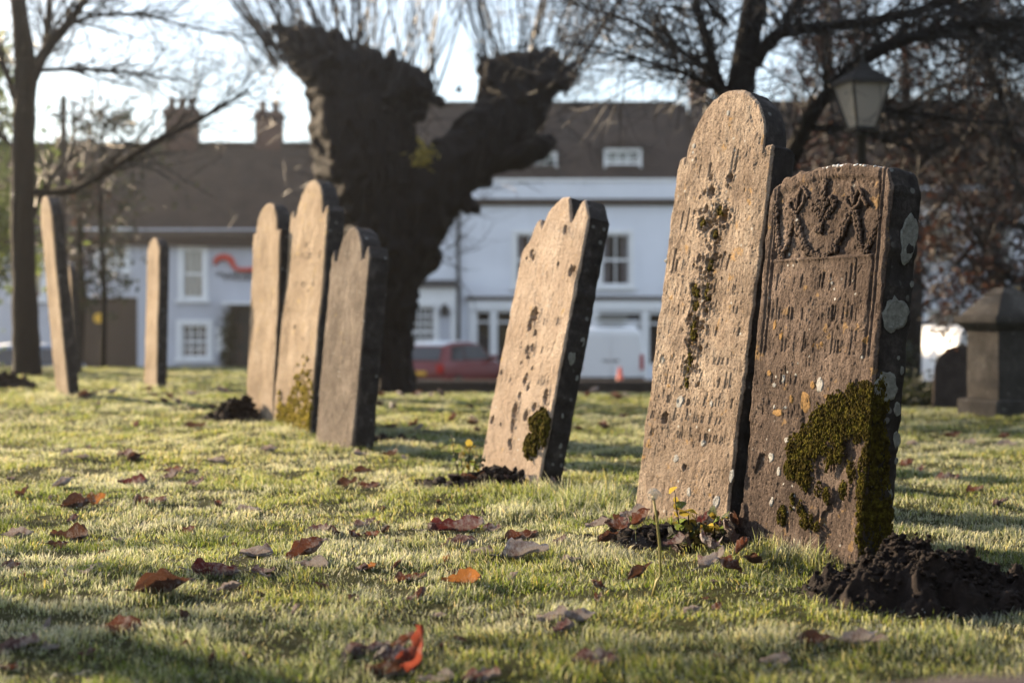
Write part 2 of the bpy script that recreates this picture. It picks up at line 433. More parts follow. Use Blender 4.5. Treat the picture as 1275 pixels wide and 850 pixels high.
# low dark retaining wall along the street, coping stones on top
t = thing('churchyard_wall', 'long low dark stone wall between the lawn and the parked cars', 'wall', (0, WALL_Y, 0))
b = MB(); b.box(-28, 28, 0.05, 0.40, ROAD_Z - 0.1, -0.66); b.build('wall_face', M['wall_dark'], t)
cm = MB(); cm.box(-0.44, 0.44, 0.0, 0.45, 0, 0.11); cme = cm.mesh('coping_stone', M['wall_dark'])
for k in range(-31, 32):
    c = place('coping_stone', cme, t, (k * 0.9, 0, -0.657 + random.uniform(-0.006, 0.006)), (0, 0, random.uniform(-0.01, 0.01)))

# ------------------------------------------------------------------ gravestones
class Stone: pass

def gravestone(label, base, W, H, T, phi, lean, top, du, relief, mat, roll=0.0, name='gravestone', seed=0, depth=0.35, edge=0.012):
    t = thing(name, label, 'gravestone', base, (R(-lean), R(roll), R(-phi)), 'old gravestones standing on the lawn')
    nu = max(8, int(W / du)); u = np.linspace(-W / 2, W / 2, nu + 1)
    tp = top(u)
    vs_ = tp.min() - 0.03
    n1 = int((vs_ + depth) / du); n2 = int((tp.max() - vs_) / du) + 1
    s1 = np.linspace(-depth, vs_, n1 + 1)[None].repeat(nu + 1, 0)
    s2 = vs_ + (tp[:, None] - vs_) * np.linspace(0, 1, n2 + 1)[None, 1:]
    Vv = np.concatenate([s1, s2], 1); U = u[:, None].repeat(Vv.shape[1], 1); nv = Vv.shape[1]
    h = relief(U, Vv, tp[:, None])
    # worn arrises
    ed = np.minimum(W / 2 - np.abs(U), tp[:, None] - Vv)
    wear = edge * (0.4 + 1.2 * fbm(U * 9 + 3, Vv * 9 + seed, 3, seed))
    h = h - np.clip(wear - ed, 0, None) * 0.8
    # ragged outline
    rag = (fbm(Vv * 16, U * 3 + seed, 3, seed + 3) - 0.5) * 0.016
    Uo = U + rag * ss(W / 2 - 0.05, W / 2, np.abs(U)) * np.sign(U)
    Vo = Vv + (fbm(U * 22, U * 0 + seed, 3, seed + 8) - 0.5)[:, :] * 0.014 * ss(0.05, 0, tp[:, None] - Vv)
    front = np.stack([Uo, -h, Vo], -1)
    nb = max(6, nu // 4); mb = max(8, nv // 4)
    verts = [front.reshape(-1, 3)]
    idx = np.arange((nu + 1) * nv).reshape(nu + 1, nv)
    a = idx[:-1, :-1].ravel(); faces = [np.stack([a, a + nv, a + nv + 1, a + 1], -1)]
    loop = np.concatenate([idx[0, :-1], idx[:-1, -1], idx[-1, ::-1]])
    rim = [np.zeros((nu + 1) * nv)]
    fl = front.reshape(-1, 3)[loop]; n = len(loop); prev = loop; off = (nu + 1) * nv
    cen = np.array([0, 0, H * 0.5])
    fr = [0.05, 0.2, 0.35, 0.5, 0.65, 0.8, 0.93, 1.0]
    for k, s in enumerate(fr):
        q = fl.copy(); q[:, 1] = fl[:, 1] * (1 - s) + s * T
        nrm = q - cen; nrm[:, 1] = 0; nrm[:, 0] *= 3; nrm /= np.linalg.norm(nrm, axis=1)[:, None] + 1e-9
        w = (fbm(q[:, 2] * 12 + q[:, 0] * 12, np.full(n, s * 3 + seed), 3, seed + 5) - 0.5) * 0.014
        bulge = -0.012 * ss(0.85, 1.0, s) - 0.006 * ss(0.15, 0.0, s)
        q = q + nrm * (w + bulge)[:, None]
        verts.append(q); rim.append(np.ones(n))
        cur = off + k * n + np.arange(n)
        faces.append(np.stack([prev[:-1], cur[:-1], cur[1:], prev[1:]], -1)[:, ::-1]); prev = cur
    # back: simple fan grid built from left and right columns of the last ring
    nL = nv - 1; ring = verts[-1]
    back_c = np.stack([np.zeros(1), np.full(1, T), np.full(1, H * 0.4)], -1)
    verts.append(back_c); ci = off + len(fr) * n; rim.append(np.ones(1))
    faces.append(np.stack([prev[:-1], np.full(n - 1, ci), prev[1:]], -1)[:, ::-1])
    me = np_mesh('slab', np.concatenate(verts), faces, mat)
    at = me.attributes.new('rim', 'FLOAT', 'POINT'); at.data.foreach_set('value', np.concatenate(rim).astype(np.float32))
    o = place('slab', me, t)
    s = Stone(); s.root = t; s.W = W; s.H = H; s.T = T; s.relief = relief; s.top = top
    return s

def strokes(rows, du, seed, width=0.0035, wear=0.25, slant=0.0, deep=1.7):
    """worn, unreadable lines of cut lettering: (v, letter height, u0, u1, depth)"""
    r = random.Random(seed); out = []
    for v, lh, u0, u1, dep in rows:
        u = u0
        while u < u1:
            if r.random() > wear:
                tall = r.random() < 0.25
                l = lh * (1.35 if tall else 0.8) * r.uniform(0.75, 1.1)
                dp = deep * dep * r.uniform(0.12, 1.1) * (0.55 + 0.9 * math.sin(u * 17 + v * 9 + seed) ** 2)
                out.append((u, v + (0.25 * lh if tall else 0), l, width * r.uniform(0.7, 1.3), dp, slant + r.uniform(-0.1, 0.1)))
                if r.random() < 0.6: out.append((u + lh * .14, v + r.choice([-.2, 0, .25]) * lh, l * r.uniform(.4, .8), width * .55, dp * .5, slant + r.choice([-.7, .7, -.45, .45, 1.0])))
            u += lh * r.choice([0.22, 0.28, 0.3, 0.34, 0.55])
    return out

def cut(h, U, V, lst):
    for u, v, l, w, dep, sl in lst:
        k = (np.abs(U - u) < 0.03) & (np.abs(V - v) < l / 2 + 0.01)
        if not k.any(): continue
        uu = U[k] - u - sl * (V[k] - v); vv = np.abs(V[k] - v)
        h[k] -= dep * np.exp(-(uu / w) ** 2) * (1 - ss(l / 2 - 0.004, l / 2 + 0.004, vv))
    return h

def pits(h, U, V, lst, k0=1.0):
    for j, (u, v, r, dep) in enumerate(lst):
        k = (np.abs(U - u) < r * 3) & (np.abs(V - v) < r * 3)
        if not k.any(): continue
        uu = (U[k] - u) * 1.0; vv = (V[k] - v) * 0.85
        rr = np.sqrt(uu * uu + vv * vv) * (1 + 0.7 * (vnoise(U[k] * 130, V[k] * 130, j) - 0.5))
        h[k] -= dep * (1 - ss(r * 0.55, r * 1.15, rr))
        h[k] += 0.10 * dep * np.exp(-((rr - r * 1.5) / (r * 0.35)) ** 2) * k0
    return h

def weather(U, V, seed, amp=1.0):
    h = (fbm(U * 5, V * 3, 3, seed) - 0.5) * 0.016 * amp
    h = h + (fbm(U * 45, V * 26, 4, seed + 2) - 0.5) * 0.0065 * amp
    g = vnoise(U * 190, V * 55, seed + 4)
    h = h - 0.0026 * amp * ss(0.62, 0.9, g) * ss(0.45, 0.65, fbm(U * 6, V * 6, 2, seed + 6))
    g = vnoise(U * 170, V * 150, seed + 14); h = h - 0.0032 * amp * ss(0.78, 0.95, g)
    g = vnoise(U * 120, V * 120, seed + 9)
    return h + 0.002 * amp * ss(0.75, 0.95, g)

def near_uv(x, y, W=0.68):
    xl = 955 - 40 * (y - 235) / 430; xr = 1110 - 44 * (y - 228) / 472
    s = (x - xl) / (xr - xl); s2 = s * 1.0
    yt = 235 - 8 * s2; yb = 665 + 42 * s2
    return (-W / 2 + W * s, 1.31 * (yb - y) / (yb - yt))
def tall_uv(x, y, W=0.60):
    xl = 850 - 63 * (y - 195) / 450; xr = 985 - 70 * (y - 180) / 483
    s = (x - xl) / (xr - xl); yt = 195 - 15 * s; yb = 645 + 18 * s
    return (-W / 2 + W * s, 1.50 * (yb - y) / (yb - yt))
def mid_uv(x, y, W=0.62):
    xl = 650 - 52 * (y - 320) / 268; xr = 718 - 58 * (y - 285) / 327
    s = (x - xl) / (xr - xl); yt = 320 - 35 * s; yb = 590 + 22 * s
    return (-W / 2 + W * s, 1.16 * (yb - y) / (yb - yt))

# --- front stone with carved festoons
NW = 0.68
def top_near(u):
    a = np.abs(u) / (NW / 2)
    z = 1.365 - 0.045 * a ** 2 - 0.05 * ss(0.86, 1.0, a) ** 2
    return z + 0.006 * np.sin(u * 70) * ss(0.0, -0.25, u)
near_rows = [(0.955, 0.075, -0.24, 0.24, 0.006), (0.84, 0.065, -0.27, 0.23, 0.006), (0.725, 0.06, -0.25, 0.25, 0.005), (0.60, 0.05, -0.22, -0.05, 0.004), (0.60, 0.05, 0.12, 0.26, 0.004),
             (0.48, 0.04, -0.27, -0.02, 0.003), (0.31, 0.035, 0.0, 0.2, 0.003), (0.22, 0.035, 0.02, 0.26, 0.003)]
def relief_near(U, V, T):
    h = weather(U, V, 21, 1.0)
    a = np.abs(U); up = ss(0.66, 0.72, V)
    side = np.where(U < 0, 1.0, 1.0)
    # double roll moulding beside the text, dying out lower down
    for c, w, dep in ((0.278, 0.0055, 0.010), (0.300, 0.0050, 0.008)):
        h = h - dep * np.exp(-((a - c) / w) ** 2) * up
    # sunk panel holding the carving
    inside = ss(0.292, 0.280, a) * ss(1.035, 1.045, V) * ss(0.035, 0.055, T - V)
    h = h - 0.011 * inside
    h = h + 0.006 * np.exp(-((V - 1.035) / 0.007) ** 2) * ss(0.29, 0.27, a)
    h = h + inside * (fbm(U * 40, V * 40, 3, 4) - 0.5) * 0.012
    h = cut(h, U, V, strokes(near_rows, 0.003, 5, 0.0031, 0.36, 0.02))
    # flaking at the foot
    fl = fbm(U * 9, V * 5, 4, 77)
    h = h - 0.010 * ss(0.52, 0.56, fl) * ss(0.62, 0.35, V)
    return h
tN = Vector((math.cos(R(64)), -math.sin(R(64)), 0))
cN = Vector((0.832, 5.264, 0)) + tN * (NW / 2)
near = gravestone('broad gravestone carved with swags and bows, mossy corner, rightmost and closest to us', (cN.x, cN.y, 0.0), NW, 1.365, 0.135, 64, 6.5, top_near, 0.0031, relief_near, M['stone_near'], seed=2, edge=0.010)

def c4(x, y): return near_uv(930 + x / 4.72, 200 + y / 4.72)
def carved(name, paths, rad, seed, beads=True):
    b = MB(); r = random.Random(seed)
    for pts in paths:
        pts = [c4(*p) for p in pts]
        # resample
        seg = []
        for (u0, v0), (u1, v1) in zip(pts[:-1], pts[1:]):
            n = max(2, int(math.hypot(u1 - u0, v1 - v0) / 0.006))
            seg += [(u0 + (u1 - u0) * k / n, v0 + (v1 - v0) * k / n) for k in range(n)]
        seg.append(pts[-1])
        P3 = [(u + r.uniform(-.0015, .0015), 0.004, v + r.uniform(-.0015, .0015)) for u, v in seg]
        rr = [rad * (0.75 + 0.45 * abs(math.sin(k * 1.15)) if beads else 0.95) * r.uniform(0.85, 1.15) for k in range(len(P3))]
        if beads:
            for (x_, y_, z_), q in zip(P3, rr):
                for s_ in (-1, 1): b.blob((x_ + s_ * q * .45 + r.gauss(0, q * .2), y_ + r.uniform(-.002, .003), z_ + r.gauss(0, q * .35)), (q * r.uniform(.5, .8), q * r.uniform(.45, .75), q * r.uniform(.5, .85)), 2, .16)
        else: b.tube(P3, [q * r.uniform(.6, 1.15) for q in rr], 7)
    o = b.build(name, M['stone_near'], near.root, True)
    at = o.data.attributes.new('rim', 'FLOAT', 'POINT')
    return o
carved('carved_festoon', [[(285, 335), (310, 440), (335, 510), (375, 565), (440, 590), (510, 555), (565, 455), (615, 335)]], 0.0115, 1)
carved('carved_festoon', [[(275, 335), (240, 480), (195, 578), (172, 500), (162, 370), (155, 250)]], 0.010, 2)
carved('carved_festoon', [[(640, 335), (660, 440), (665, 530), (690, 585), (735, 480), (775, 370)]], 0.010, 3)
carved('carved_ribbon', [[(290, 330), (300, 400), (285, 455)]], 0.007, 4, False)
carved('carved_ribbon', [[(625, 330), (645, 440), (655, 540)]], 0.007, 8, False)
carved('carved_bow', [[(285, 325), (250, 290), (240, 255), (275, 240), (290, 300)], [(290, 320), (330, 270), (345, 195), (325, 165), (300, 215), (290, 300)], [(345, 195), (365, 235)]], 0.008, 5, False)
carved('carved_bow', [[(625, 330), (595, 290), (590, 245), (620, 240), (630, 300)], [(630, 325), (665, 290), (680, 230), (660, 205), (640, 250), (630, 300)], [(615, 195), (630, 240)], [(680, 260), (710, 310)]], 0.008, 6, False)
carved('carved_pendant', [[(470, 120), (460, 200), (455, 300), (445, 380), (430, 440)], [(450, 300), (410, 260), (395, 300), (440, 350)], [(462, 300), (500, 240), (520, 290), (470, 360)], [(440, 440), (420, 420), (445, 400)]], 0.010, 7)

def moss_part(stone, spots, count, name='moss', size=(0.006, 0.014), out=0.008):
    """cushions of moss; spots: (u, y, v, radius u, radius v, weight) with y depth behind the face"""
    b = MB(); r = random.Random(len(spots) * 7 + count)
    tot = sum(s[5] for s in spots); per = 13
    for s in spots:
        for k in range(max(1, int(count * s[5] / tot / per))):
            a = r.uniform(0, 6.283); q = math.sqrt(r.random())
            u = s[0] + math.cos(a) * q * s[3]; v = s[2] + math.sin(a) * q * s[4]; dep = (s[1] or 0) + math.cos(a) * q * s[3]
            R_ = r.uniform(.6, 1.5) * out * (1.25 - .5 * q)
            for j in range(per):
                w = Vector((r.gauss(0, 1), -abs(r.gauss(0, .8)), r.gauss(0, 1))).normalized()
                z = r.uniform(*size)
                if s[1] is None: c = (min(u + w.x * R_, stone.W / 2 + .004), w.y * R_ * .9, v + w.z * R_ * 1.6); rad = (z, z * .9, z * r.uniform(.9, 2.0))
                else: c = (stone.W / 2 - w.y * R_ * .8, dep + w.x * R_, v + w.z * R_ * 1.6); rad = (z * .9, z, z * r.uniform(.9, 2.0))
                b.blob(c, rad, 1, 0.38)
    o = b.build(name, M['moss'], stone.root, False); o['kind'] = 'stuff'; return o
def c5(x, y): return near_uv(960 + x / 3.8625, 470 + y / 3.8625)
msp = []
for x, y, rx, ry, w in [(120, 330, 45, 60, 1.0), (110, 430, 40, 70, 1.1), (170, 400, 60, 90, 1.6), (190, 290, 50, 60, 1.0), (250, 220, 60, 80, 1.6), (240, 320, 60, 70, 1.3), (320, 160, 60, 80, 1.6),
                        (320, 260, 60, 80, 1.5), (400, 130, 60, 80, 1.6), (400, 240, 60, 90, 1.5), (455, 110, 40, 70, 1.2), (455, 230, 35, 110, 1.3), (170, 500, 45, 40, .5), (330, 370, 25, 60, .5), (290, 410, 16, 60, .35),
                        (385, 460, 16, 45, .35), (350, 550, 22, 32, .35), (275, 570, 12, 40, .25), (445, 430, 22, 130, .7), (430, 570, 22, 110, .7), (425, 700, 20, 120, .6), (60, 660, 24, 50, .4), (150, 640, 16, 40, .2),
                        (180, 690, 40, 28, .35), (110, 590, 10, 26, .15), (235, 545, 10, 20, .1), (225, 720, 12, 20, .1)]:
    u, v = c5(x, y); msp.append((u, None, v, rx / 3.8625 / 357 * 1.25, ry / 3.8625 / 357 * .86, w))
moss_part(near, msp, 11000, out=0.011, size=(0.0014, 0.0042))
moss_part(near, [(0, 0.03, 0.50, 0.035, 0.14, 1.2), (0, 0.05, 0.30, 0.05, 0.16, 1.6), (0, 0.05, 0.12, 0.065, 0.13, 1.6), (0, 0.10, 0.16, 0.03, 0.08, .6), (0, 0.02, 0.56, 0.02, 0.05, .3)], 4500, out=0.010, size=(0.0016, 0.0045))

def patch(stone, name, mat, side, a, v, ra, rv, seed, ring=True, n=28):
    """a crusty growth: irregular low disc on the face (side=None) or the right-hand edge"""
    r = random.Random(seed); vv = [(0, 0, 0.0014)]; f = []
    prof = [(0.5, 0.0014), (0.72, 0.0012), (0.86, 0.0030 if ring else 0.0014), (1.0, -0.0015)]
    ph = [r.uniform(0, 6.28) for _ in range(4)]
    for q, hgt in prof:
        for k in range(n):
            w = 2 * math.pi * k / n
            rr = q * (1 + 0.10 * math.sin(2 * w + ph[0]) + 0.06 * math.sin(3 * w + ph[3]) + 0.05 * math.sin(5 * w + ph[1]) + 0.05 * math.sin(9 * w + ph[2]) + r.uniform(-0.07, 0.07))
            vv.append((math.cos(w) * rr * ra, math.sin(w) * rr * rv, hgt + (r.uniform(-.0008, .0008) if q < 1 else 0)))
    for k in range(n): f.append((0, 1 + k, 1 + (k + 1) % n))
    for j in range(len(prof) - 1):
        for k in range(n): f.append((1 + j * n + k, 1 + (j + 1) * n + k, 1 + (j + 1) * n + (k + 1) % n, 1 + j * n + (k + 1) % n))
    b = MB()
    if side: b.add([(stone.W / 2 + 0.0045 + z, a + x, v + y) for x, y, z in vv], f)
    else:
        q = np.array(vv); uu = (a + q[:, 0])[:, None]; w2 = (v + q[:, 1])[:, None]
        hh = stone.relief(uu, w2, stone.top(uu))
        b.add(np.stack([uu[:, 0], -hh[:, 0] - 0.0008 - q[:, 2], w2[:, 0]], -1), f)
    return b.build(name, mat, stone.root, True)
patch(near, 'lichen_patch', M['lichen'], True, 0.062, 0.84, 0.050, 0.062, 1)
patch(near, 'lichen_patch', M['lichen'], True, 0.090, 1.10, 0.036, 0.085, 2)
patch(near, 'lichen_patch', M['lichen'], True, 0.050, 0.60, 0.045, 0.055, 3)
for k, (a, v, s) in enumerate([(0.11, 0.66, .012), (0.105, 0.53, .020), (0.115, 0.43, .022), (0.09, 0.70, .007), (0.12, 0.95, .010), (0.12, 0.36, .010), (0.1, 0.25, .02)]):
    patch(near, 'lichen_patch', M['lichen'], True, a, v, s * 0.75, s * 1.2, 10 + k, False, 18)
def c6(x, y): return near_uv(920 + x / 4.25, 330 + y / 4.25)
for k, (x, y, rx, ry, m) in enumerate([(437, 650, 20, 42, 'lichen_pale'), (235, 605, 9, 26, 'lichen_pale'), (185, 635, 12, 12, 'lichen_pale'), (250, 757, 9, 9, 'lichen_pale'), (360, 735, 26, 60, 'lichen_ochre'), (402, 650, 12, 24, 'lichen_ochre'),
                                    (220, 380, 12, 20, 'lichen_ochre'), (448, 437, 8, 14, 'lichen_ochre'), (155, 570, 14, 16, 'lichen_ochre'), (668, 430, 12, 22, 'lichen_ochre'), (285, 715, 11, 24, 'lichen_ochre'), (205, 780, 30, 22, 'lichen_ochre'),
                                    (185, 320, 10, 30, 'lichen_ochre'), (500, 120, 6, 8, 'lichen_pale'), (405, 440, 6, 12, 'lichen_ochre')]):
    u, v = c6(x, y); patch(near, 'lichen_patch', M[m], None, u, v, rx / 4.25 / 357 * 1.5, ry / 4.25 / 357, 40 + k, False, 16)
for k, (x, y, rx, ry) in enumerate([(960, 568, 4, 7), (970, 586, 2.5, 6), (981, 548, 3, 4), (963, 506, 1.5, 3), (962, 622, 2.5, 6), (1013, 692, 2, 3)]):
    u, v = near_uv(x, y); patch(near, 'lichen_patch', M['lichen_pale'], None, u, v, rx / 357 * 1.5, ry / 357, 80 + k, False, 14)
# frost on the shaded shoulder
b = MB()
for k in range(260):
    u = random.gauss(0.10, 0.055); v = float(top_near(np.array([u]))[0]); b.blob((u, random.uniform(0.004, 0.07), v - 0.002 - random.uniform(0, .006)), (random.uniform(.004, .010),) * 2 + (0.004,), 1, 0.3)
o = b.build('frost', M['frost_white'], near.root, True); o['kind'] = 'stuff'

# --- tall shouldered stone
TW = 0.60
def top_tall(u):
    a = np.abs(u); r = 0.245
    arch = np.sqrt(np.clip(1 - (a / r) ** 2, 0, 1)) * 0.255 + 1.495
    sh = 1.50 - 0.012 * ss(0.285, 0.30, a)
    z = np.where(a < r, np.maximum(arch, 1.47), sh)
    z = np.where((a > r - 0.004) & (a < r + 0.010), 1.475, z)
    return z
tall_rows = [(1.43, 0.085, -0.14, 0.12, 0.007), (1.215, 0.07, -0.22, 0.16, 0.005), (1.045, 0.075, -0.24, 0.25, 0.006), (0.94, 0.05, -0.26, 0.25, 0.004), (0.86, 0.045, -0.25, 0.25, 0.003), (0.775, 0.045, -0.26, 0.24, 0.004),
             (0.66, 0.04, -0.27, 0.2, 0.004), (0.575, 0.045, -0.27, 0.24, 0.0045), (0.50, 0.045, -0.27, 0.25, 0.005), (0.43, 0.04, -0.26, 0.22, 0.004), (0.36, 0.04, -0.26, 0.24, 0.004)]
tp_ = [(901, 239, 5.2), (926, 222, 4), (900, 222, 2.6), (890, 240, 2.4), (884, 245, 1.8), (924, 232, 2), (885, 265, 2.8), (875, 264, 2), (893, 261, 3.4), (886, 278, 5), (896, 280, 5.2), (911, 262, 5), (918, 271, 5.4), (905, 293, 4.6),
       (905, 321, 4), (883, 323, 3), (895, 327, 4), (897, 335, 3.6), (875, 360, 5.5), (880, 367, 4.6), (878, 381, 4.8), (892, 362, 3.6), (897, 372, 3.6), (870, 396, 3.8), (878, 402, 4.6), (876, 419, 5.2), (892, 390, 3.6), (884, 435, 3.6),
       (868, 430, 3), (870, 448, 3.6), (864, 462, 3.4), (866, 480, 2.8), (834, 520, 4.6), (868, 500, 2.6), (862, 580, 2.6), (910, 300, 3), (898, 310, 2.4), (900, 346, 3)]
tpits = []
for x, y, r_ in tp_:
    u, v = tall_uv(x, y); tpits.append((u, v, r_ / 330 * 1.35, r_ / 330 * 2.4))
rr_ = random.Random(4)
pl = [(908, 262), (898, 330), (884, 380), (876, 430), (866, 480)]
for k in range(230):
    s = rr_.random() * (len(pl) - 1); i = int(s); f_ = s - i
    x = pl[i][0] * (1 - f_) + pl[i + 1][0] * f_ + rr_.gauss(0, 8 if i < 3 else 6); y = pl[i][1] * (1 - f_) + pl[i + 1][1] * f_ + rr_.gauss(0, 6)
    u, v = tall_uv(x, y); r_ = rr_.uniform(0.9, 3.0) / 330; tpits.append((u, v, r_, r_ * 2.2))
def relief_tall(U, V, T):
    h = weather(U, V, 61, 0.9)
    h = cut(h, U, V, strokes(tall_rows, 0.003, 9, 0.0029, 0.42, 0.10))
    h = pits(h, U, V, tpits)
    return h
tT = Vector((math.cos(R(60)), -math.sin(R(60)), 0))
cT = Vector((0.49, 5.80, 0)) + tT * (TW / 2)
tall = gravestone('tallest gravestone with round head and square shoulders, pitted, behind the carved stone', (cT.x, cT.y, 0.0), TW, 1.75, 0.12, 60, 9.0, top_tall, 0.0031, relief_tall, M['stone_tall'], seed=4, edge=0.009)
ts = []
for x, y, rx, ry, w in [(886, 279, 3, 4, .4), (911, 263, 4, 6, .5), (876, 364, 4, 9, .8), (878, 384, 4, 10, .9), (873, 415, 4, 12, 1.0), (868, 450, 3, 14, .8), (893, 365, 3, 12, .5), (897, 332, 3, 7, .4), (865, 475, 2, 10, .4), (905, 292, 2, 5, .3)]:
    u, v = tall_uv(x, y); ts.append((u, None, v, rx / 330 * 1.6, ry / 330, w))
b = MB(); r = random.Random(3)
for s in ts:
    for k in range(int(70 * s[5])):
        u = s[0] + r.gauss(0, .5) * s[3]; v = s[2] + r.gauss(0, .5) * s[4]; z = r.uniform(0.003, 0.0065)
        b.blob((u, r.uniform(0.0, 0.006), v), (z, z * .7, z * r.uniform(1, 1.8)), 1, .3)
o = b.build('moss', M['moss'], tall.root, True); o['kind'] = 'stuff'
for k, (x, y, rx, ry) in enumerate([(829, 449, 2.2, 5), (833, 325, 2, 3), (900, 502, 2, 4), (855, 500, 5, 9), (925, 588, 3, 8), (850, 570, 4, 5), (868, 610, 3, 6), (905, 620, 4, 9), (888, 550, 3, 4), (925, 140, 2.5, 4), (873, 180, 2.5, 4)]):
    u, v = tall_uv(x, y); patch(tall, 'lichen_patch', M['lichen_pale'], None, u, v, rx / 330 * 1.5, ry / 330, 120 + k, False, 14)

# --- leaning middle stone
MW = 0.62
def top_mid(u):
    xs_ = np.array([-0.31, -0.285, -0.24, -0.215, -0.19, -0.165, -0.135, -0.10, -0.05, 0.0, 0.05, 0.085, 0.11, 0.135, 0.155, 0.18, 0.205, 0.235, 0.27, 0.31])
    zs = np.array([1.15, 1.19, 1.235, 1.30, 1.335, 1.325, 1.285, 1.37, 1.405, 1.43, 1.43, 1.425, 1.375, 1.315, 1.30, 1.35, 1.395, 1.405, 1.36, 1.31])
    return np.interp(u, xs_, zs)
mp_ = [(665, 388, 7), (660, 402, 5), (665, 409, 3), (663, 315, 4), (665, 320, 3), (705, 320, 5), (708, 316, 3), (701, 270, 4), (692, 316, 2), (657, 323, 2), (661, 428, 3.5), (655, 433, 4), (656, 441, 3), (652, 472, 4), (654, 465, 3), (626, 465, 2.6),
       (641, 508, 5), (640, 515, 4), (661, 503, 4), (673, 491, 5), (674, 484, 4), (652, 516, 5), (638, 527, 4), (637, 535, 3), (616, 523, 4), (634, 550, 4), (635, 556, 3), (608, 550, 2), (660, 455, 2), (648, 450, 2), (646, 490, 3), (625, 528, 2), (655, 480, 2.5)]
mpits = []
for x, y, r_ in mp_:
    u, v = mid_uv(x, y); mpits.append((u, v, r_ / 255 * 1.1, r_ / 255 * 1.8))
mid_rows = [(0.80, 0.05, -0.05, 0.25, 0.003), (0.93, 0.045, -0.2, 0.2, 0.002), (0.66, 0.045, -0.2, 0.22, 0.0025), (0.5, 0.045, -0.2, 0.25, 0.002)]
def relief_mid(U, V, T):
    h = weather(U, V, 91, 0.75)
    h = cut(h, U, V, strokes(mid_rows, 0.004, 19, 0.004, 0.4, 0.15))
    return pits(h, U, V, mpits)
mid = gravestone('gravestone with jagged broken top leaning back steeply, alone in the middle', (-0.03, 6.9, float(gz(-0.03, 6.9))), MW, 1.43, 0.125, 62, 12.5, top_mid, 0.0042, relief_mid, M['stone_mid'], seed=6)
ms = []
for x, y, rx, ry, w in [(662, 530, 8, 14, 1.2), (657, 555, 8, 12, 1.0), (673, 535, 6, 12, 1), (668, 520, 6, 8, .6)]:
    u, v = mid_uv(x, y); ms.append((u, None, v, rx / 255 * 1.9, ry / 255, w))
moss_part(mid, ms, 700, out=0.02, size=(0.005, 0.010))
for k, (a, v, s) in enumerate([(0.09, 0.72, .022), (0.05, 0.64, .030), (0.10, 0.55, .012), (0.06, 0.36, .010), (0.08, 0.22, .012)]):
    patch(mid, 'lichen_patch', M['lichen'], True, a, v, s * 0.7, s * 1.2, 160 + k, False, 18)

# --- group of three
def arch_top(W, H, sh, r, ears=0.0):
    def f(u):
        a = np.abs(u)
        z = np.where(a < r, sh + np.sqrt(np.clip(1 - (a / r) ** 2, 0, 1)) * (H - sh), sh)
        if ears: z = np.where(a > W / 2 - 0.07, sh + ears * (1 - np.abs(a - (W / 2 - 0.04)) / 0.04), z)
        return z
    return f
def plain_relief(seed, rows=(), pt=()):
    def f(U, V, T):
        h = weather(U, V, seed, 1.0)
        h = cut(h, U, V, strokes(list(rows), 0.006, seed, 0.006, 0.4, 0.05))
        return pits(h, U, V, list(pt))
    return f
def on_lawn(x, y): return (x, y, float(gz(x, y)))
s1 = gravestone('slim pale round-topped gravestone, leftmost of the close group of three', on_lawn(-1.89, 10.6), 0.64, 1.62, 0.11, 62, 2.6, arch_top(0.64, 1.62, 1.40, 0.24), 0.009, plain_relief(131), M['stone_pale'], seed=8)
s2 = gravestone('tallest gravestone of the close group of three, yellow moss at its foot', on_lawn(-1.55, 9.95), 0.78, 1.74, 0.125, 62, 5.2, arch_top(0.78, 1.74, 1.50, 0.27, 0.05), 0.009,
                plain_relief(143, [(1.2, .06, -.3, .3, .005), (1.0, .06, -.3, .3, .005), (.8, .06, -.3, .3, .004)], [(0.0, 1.28, .014, .012), (0.12, 0.95, .012, .01), (-0.1, .7, .016, .012), (.1, .62, .012, .01)]), M['stone_pale'], seed=10)
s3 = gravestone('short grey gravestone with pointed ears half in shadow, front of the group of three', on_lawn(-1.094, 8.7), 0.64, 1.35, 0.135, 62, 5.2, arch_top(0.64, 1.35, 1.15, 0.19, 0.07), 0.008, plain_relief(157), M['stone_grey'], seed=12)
M['moss_gold'] = plain('moss_gold', (0.27, 0.21, 0.03), 1.0, 0, 0.5, 40, 0.1, 0.8, 90)
b = MB(); r = random.Random(12)
for k in range(900):
    u = r.uniform(-0.3, 0.39); v = abs(r.gauss(0, 0.20)) ; z = r.uniform(.006, .014)
    if v > 0.42 * (0.6 + 0.5 * math.sin(u * 9)) + .1: continue
    b.blob((u, r.uniform(-.012, .003), v), (z, z * .6, z * 1.3), 1, .3)
o = b.build('moss', M['moss_gold'], s2.root, True); o['kind'] = 'stuff'

# --- stones at the far left
gravestone('tall thin-looking gravestone tilting forward beside the big tree trunk on the left', on_lawn(-4.05, 12.8), 0.58, 1.80, 0.10, 62, -5.0, arch_top(0.58, 1.80, 1.62, 0.26), 0.011, plain_relief(171), M['stone_pale'], seed=14)
gravestone('distant slim gravestone peeping out behind the forward-tilting one', on_lawn(-5.72, 18.4), 0.66, 1.42, 0.09, 62, -2.5, arch_top(0.66, 1.42, 1.2, 0.33), 0.014, plain_relief(181), M['stone_pale'], seed=16)
gravestone('narrow shouldered gravestone standing alone in front of the grey inn gateway', on_lawn(-3.69, 14.5), 0.52, 1.53, 0.105, 62, 1.2, arch_top(0.52, 1.53, 1.44, 0.19), 0.011, plain_relief(191), M['stone_pale'], seed=18)
# --- dark stone by the tomb
gravestone('dark rounded gravestone in shade beside the pedestal tomb', on_lawn(4.28, 13.6), 0.52, 0.62, 0.14, 30, 6, arch_top(0.52, 0.62, 0.34, 0.26), 0.014, plain_relief(201), M['wall_dark'], seed=20)

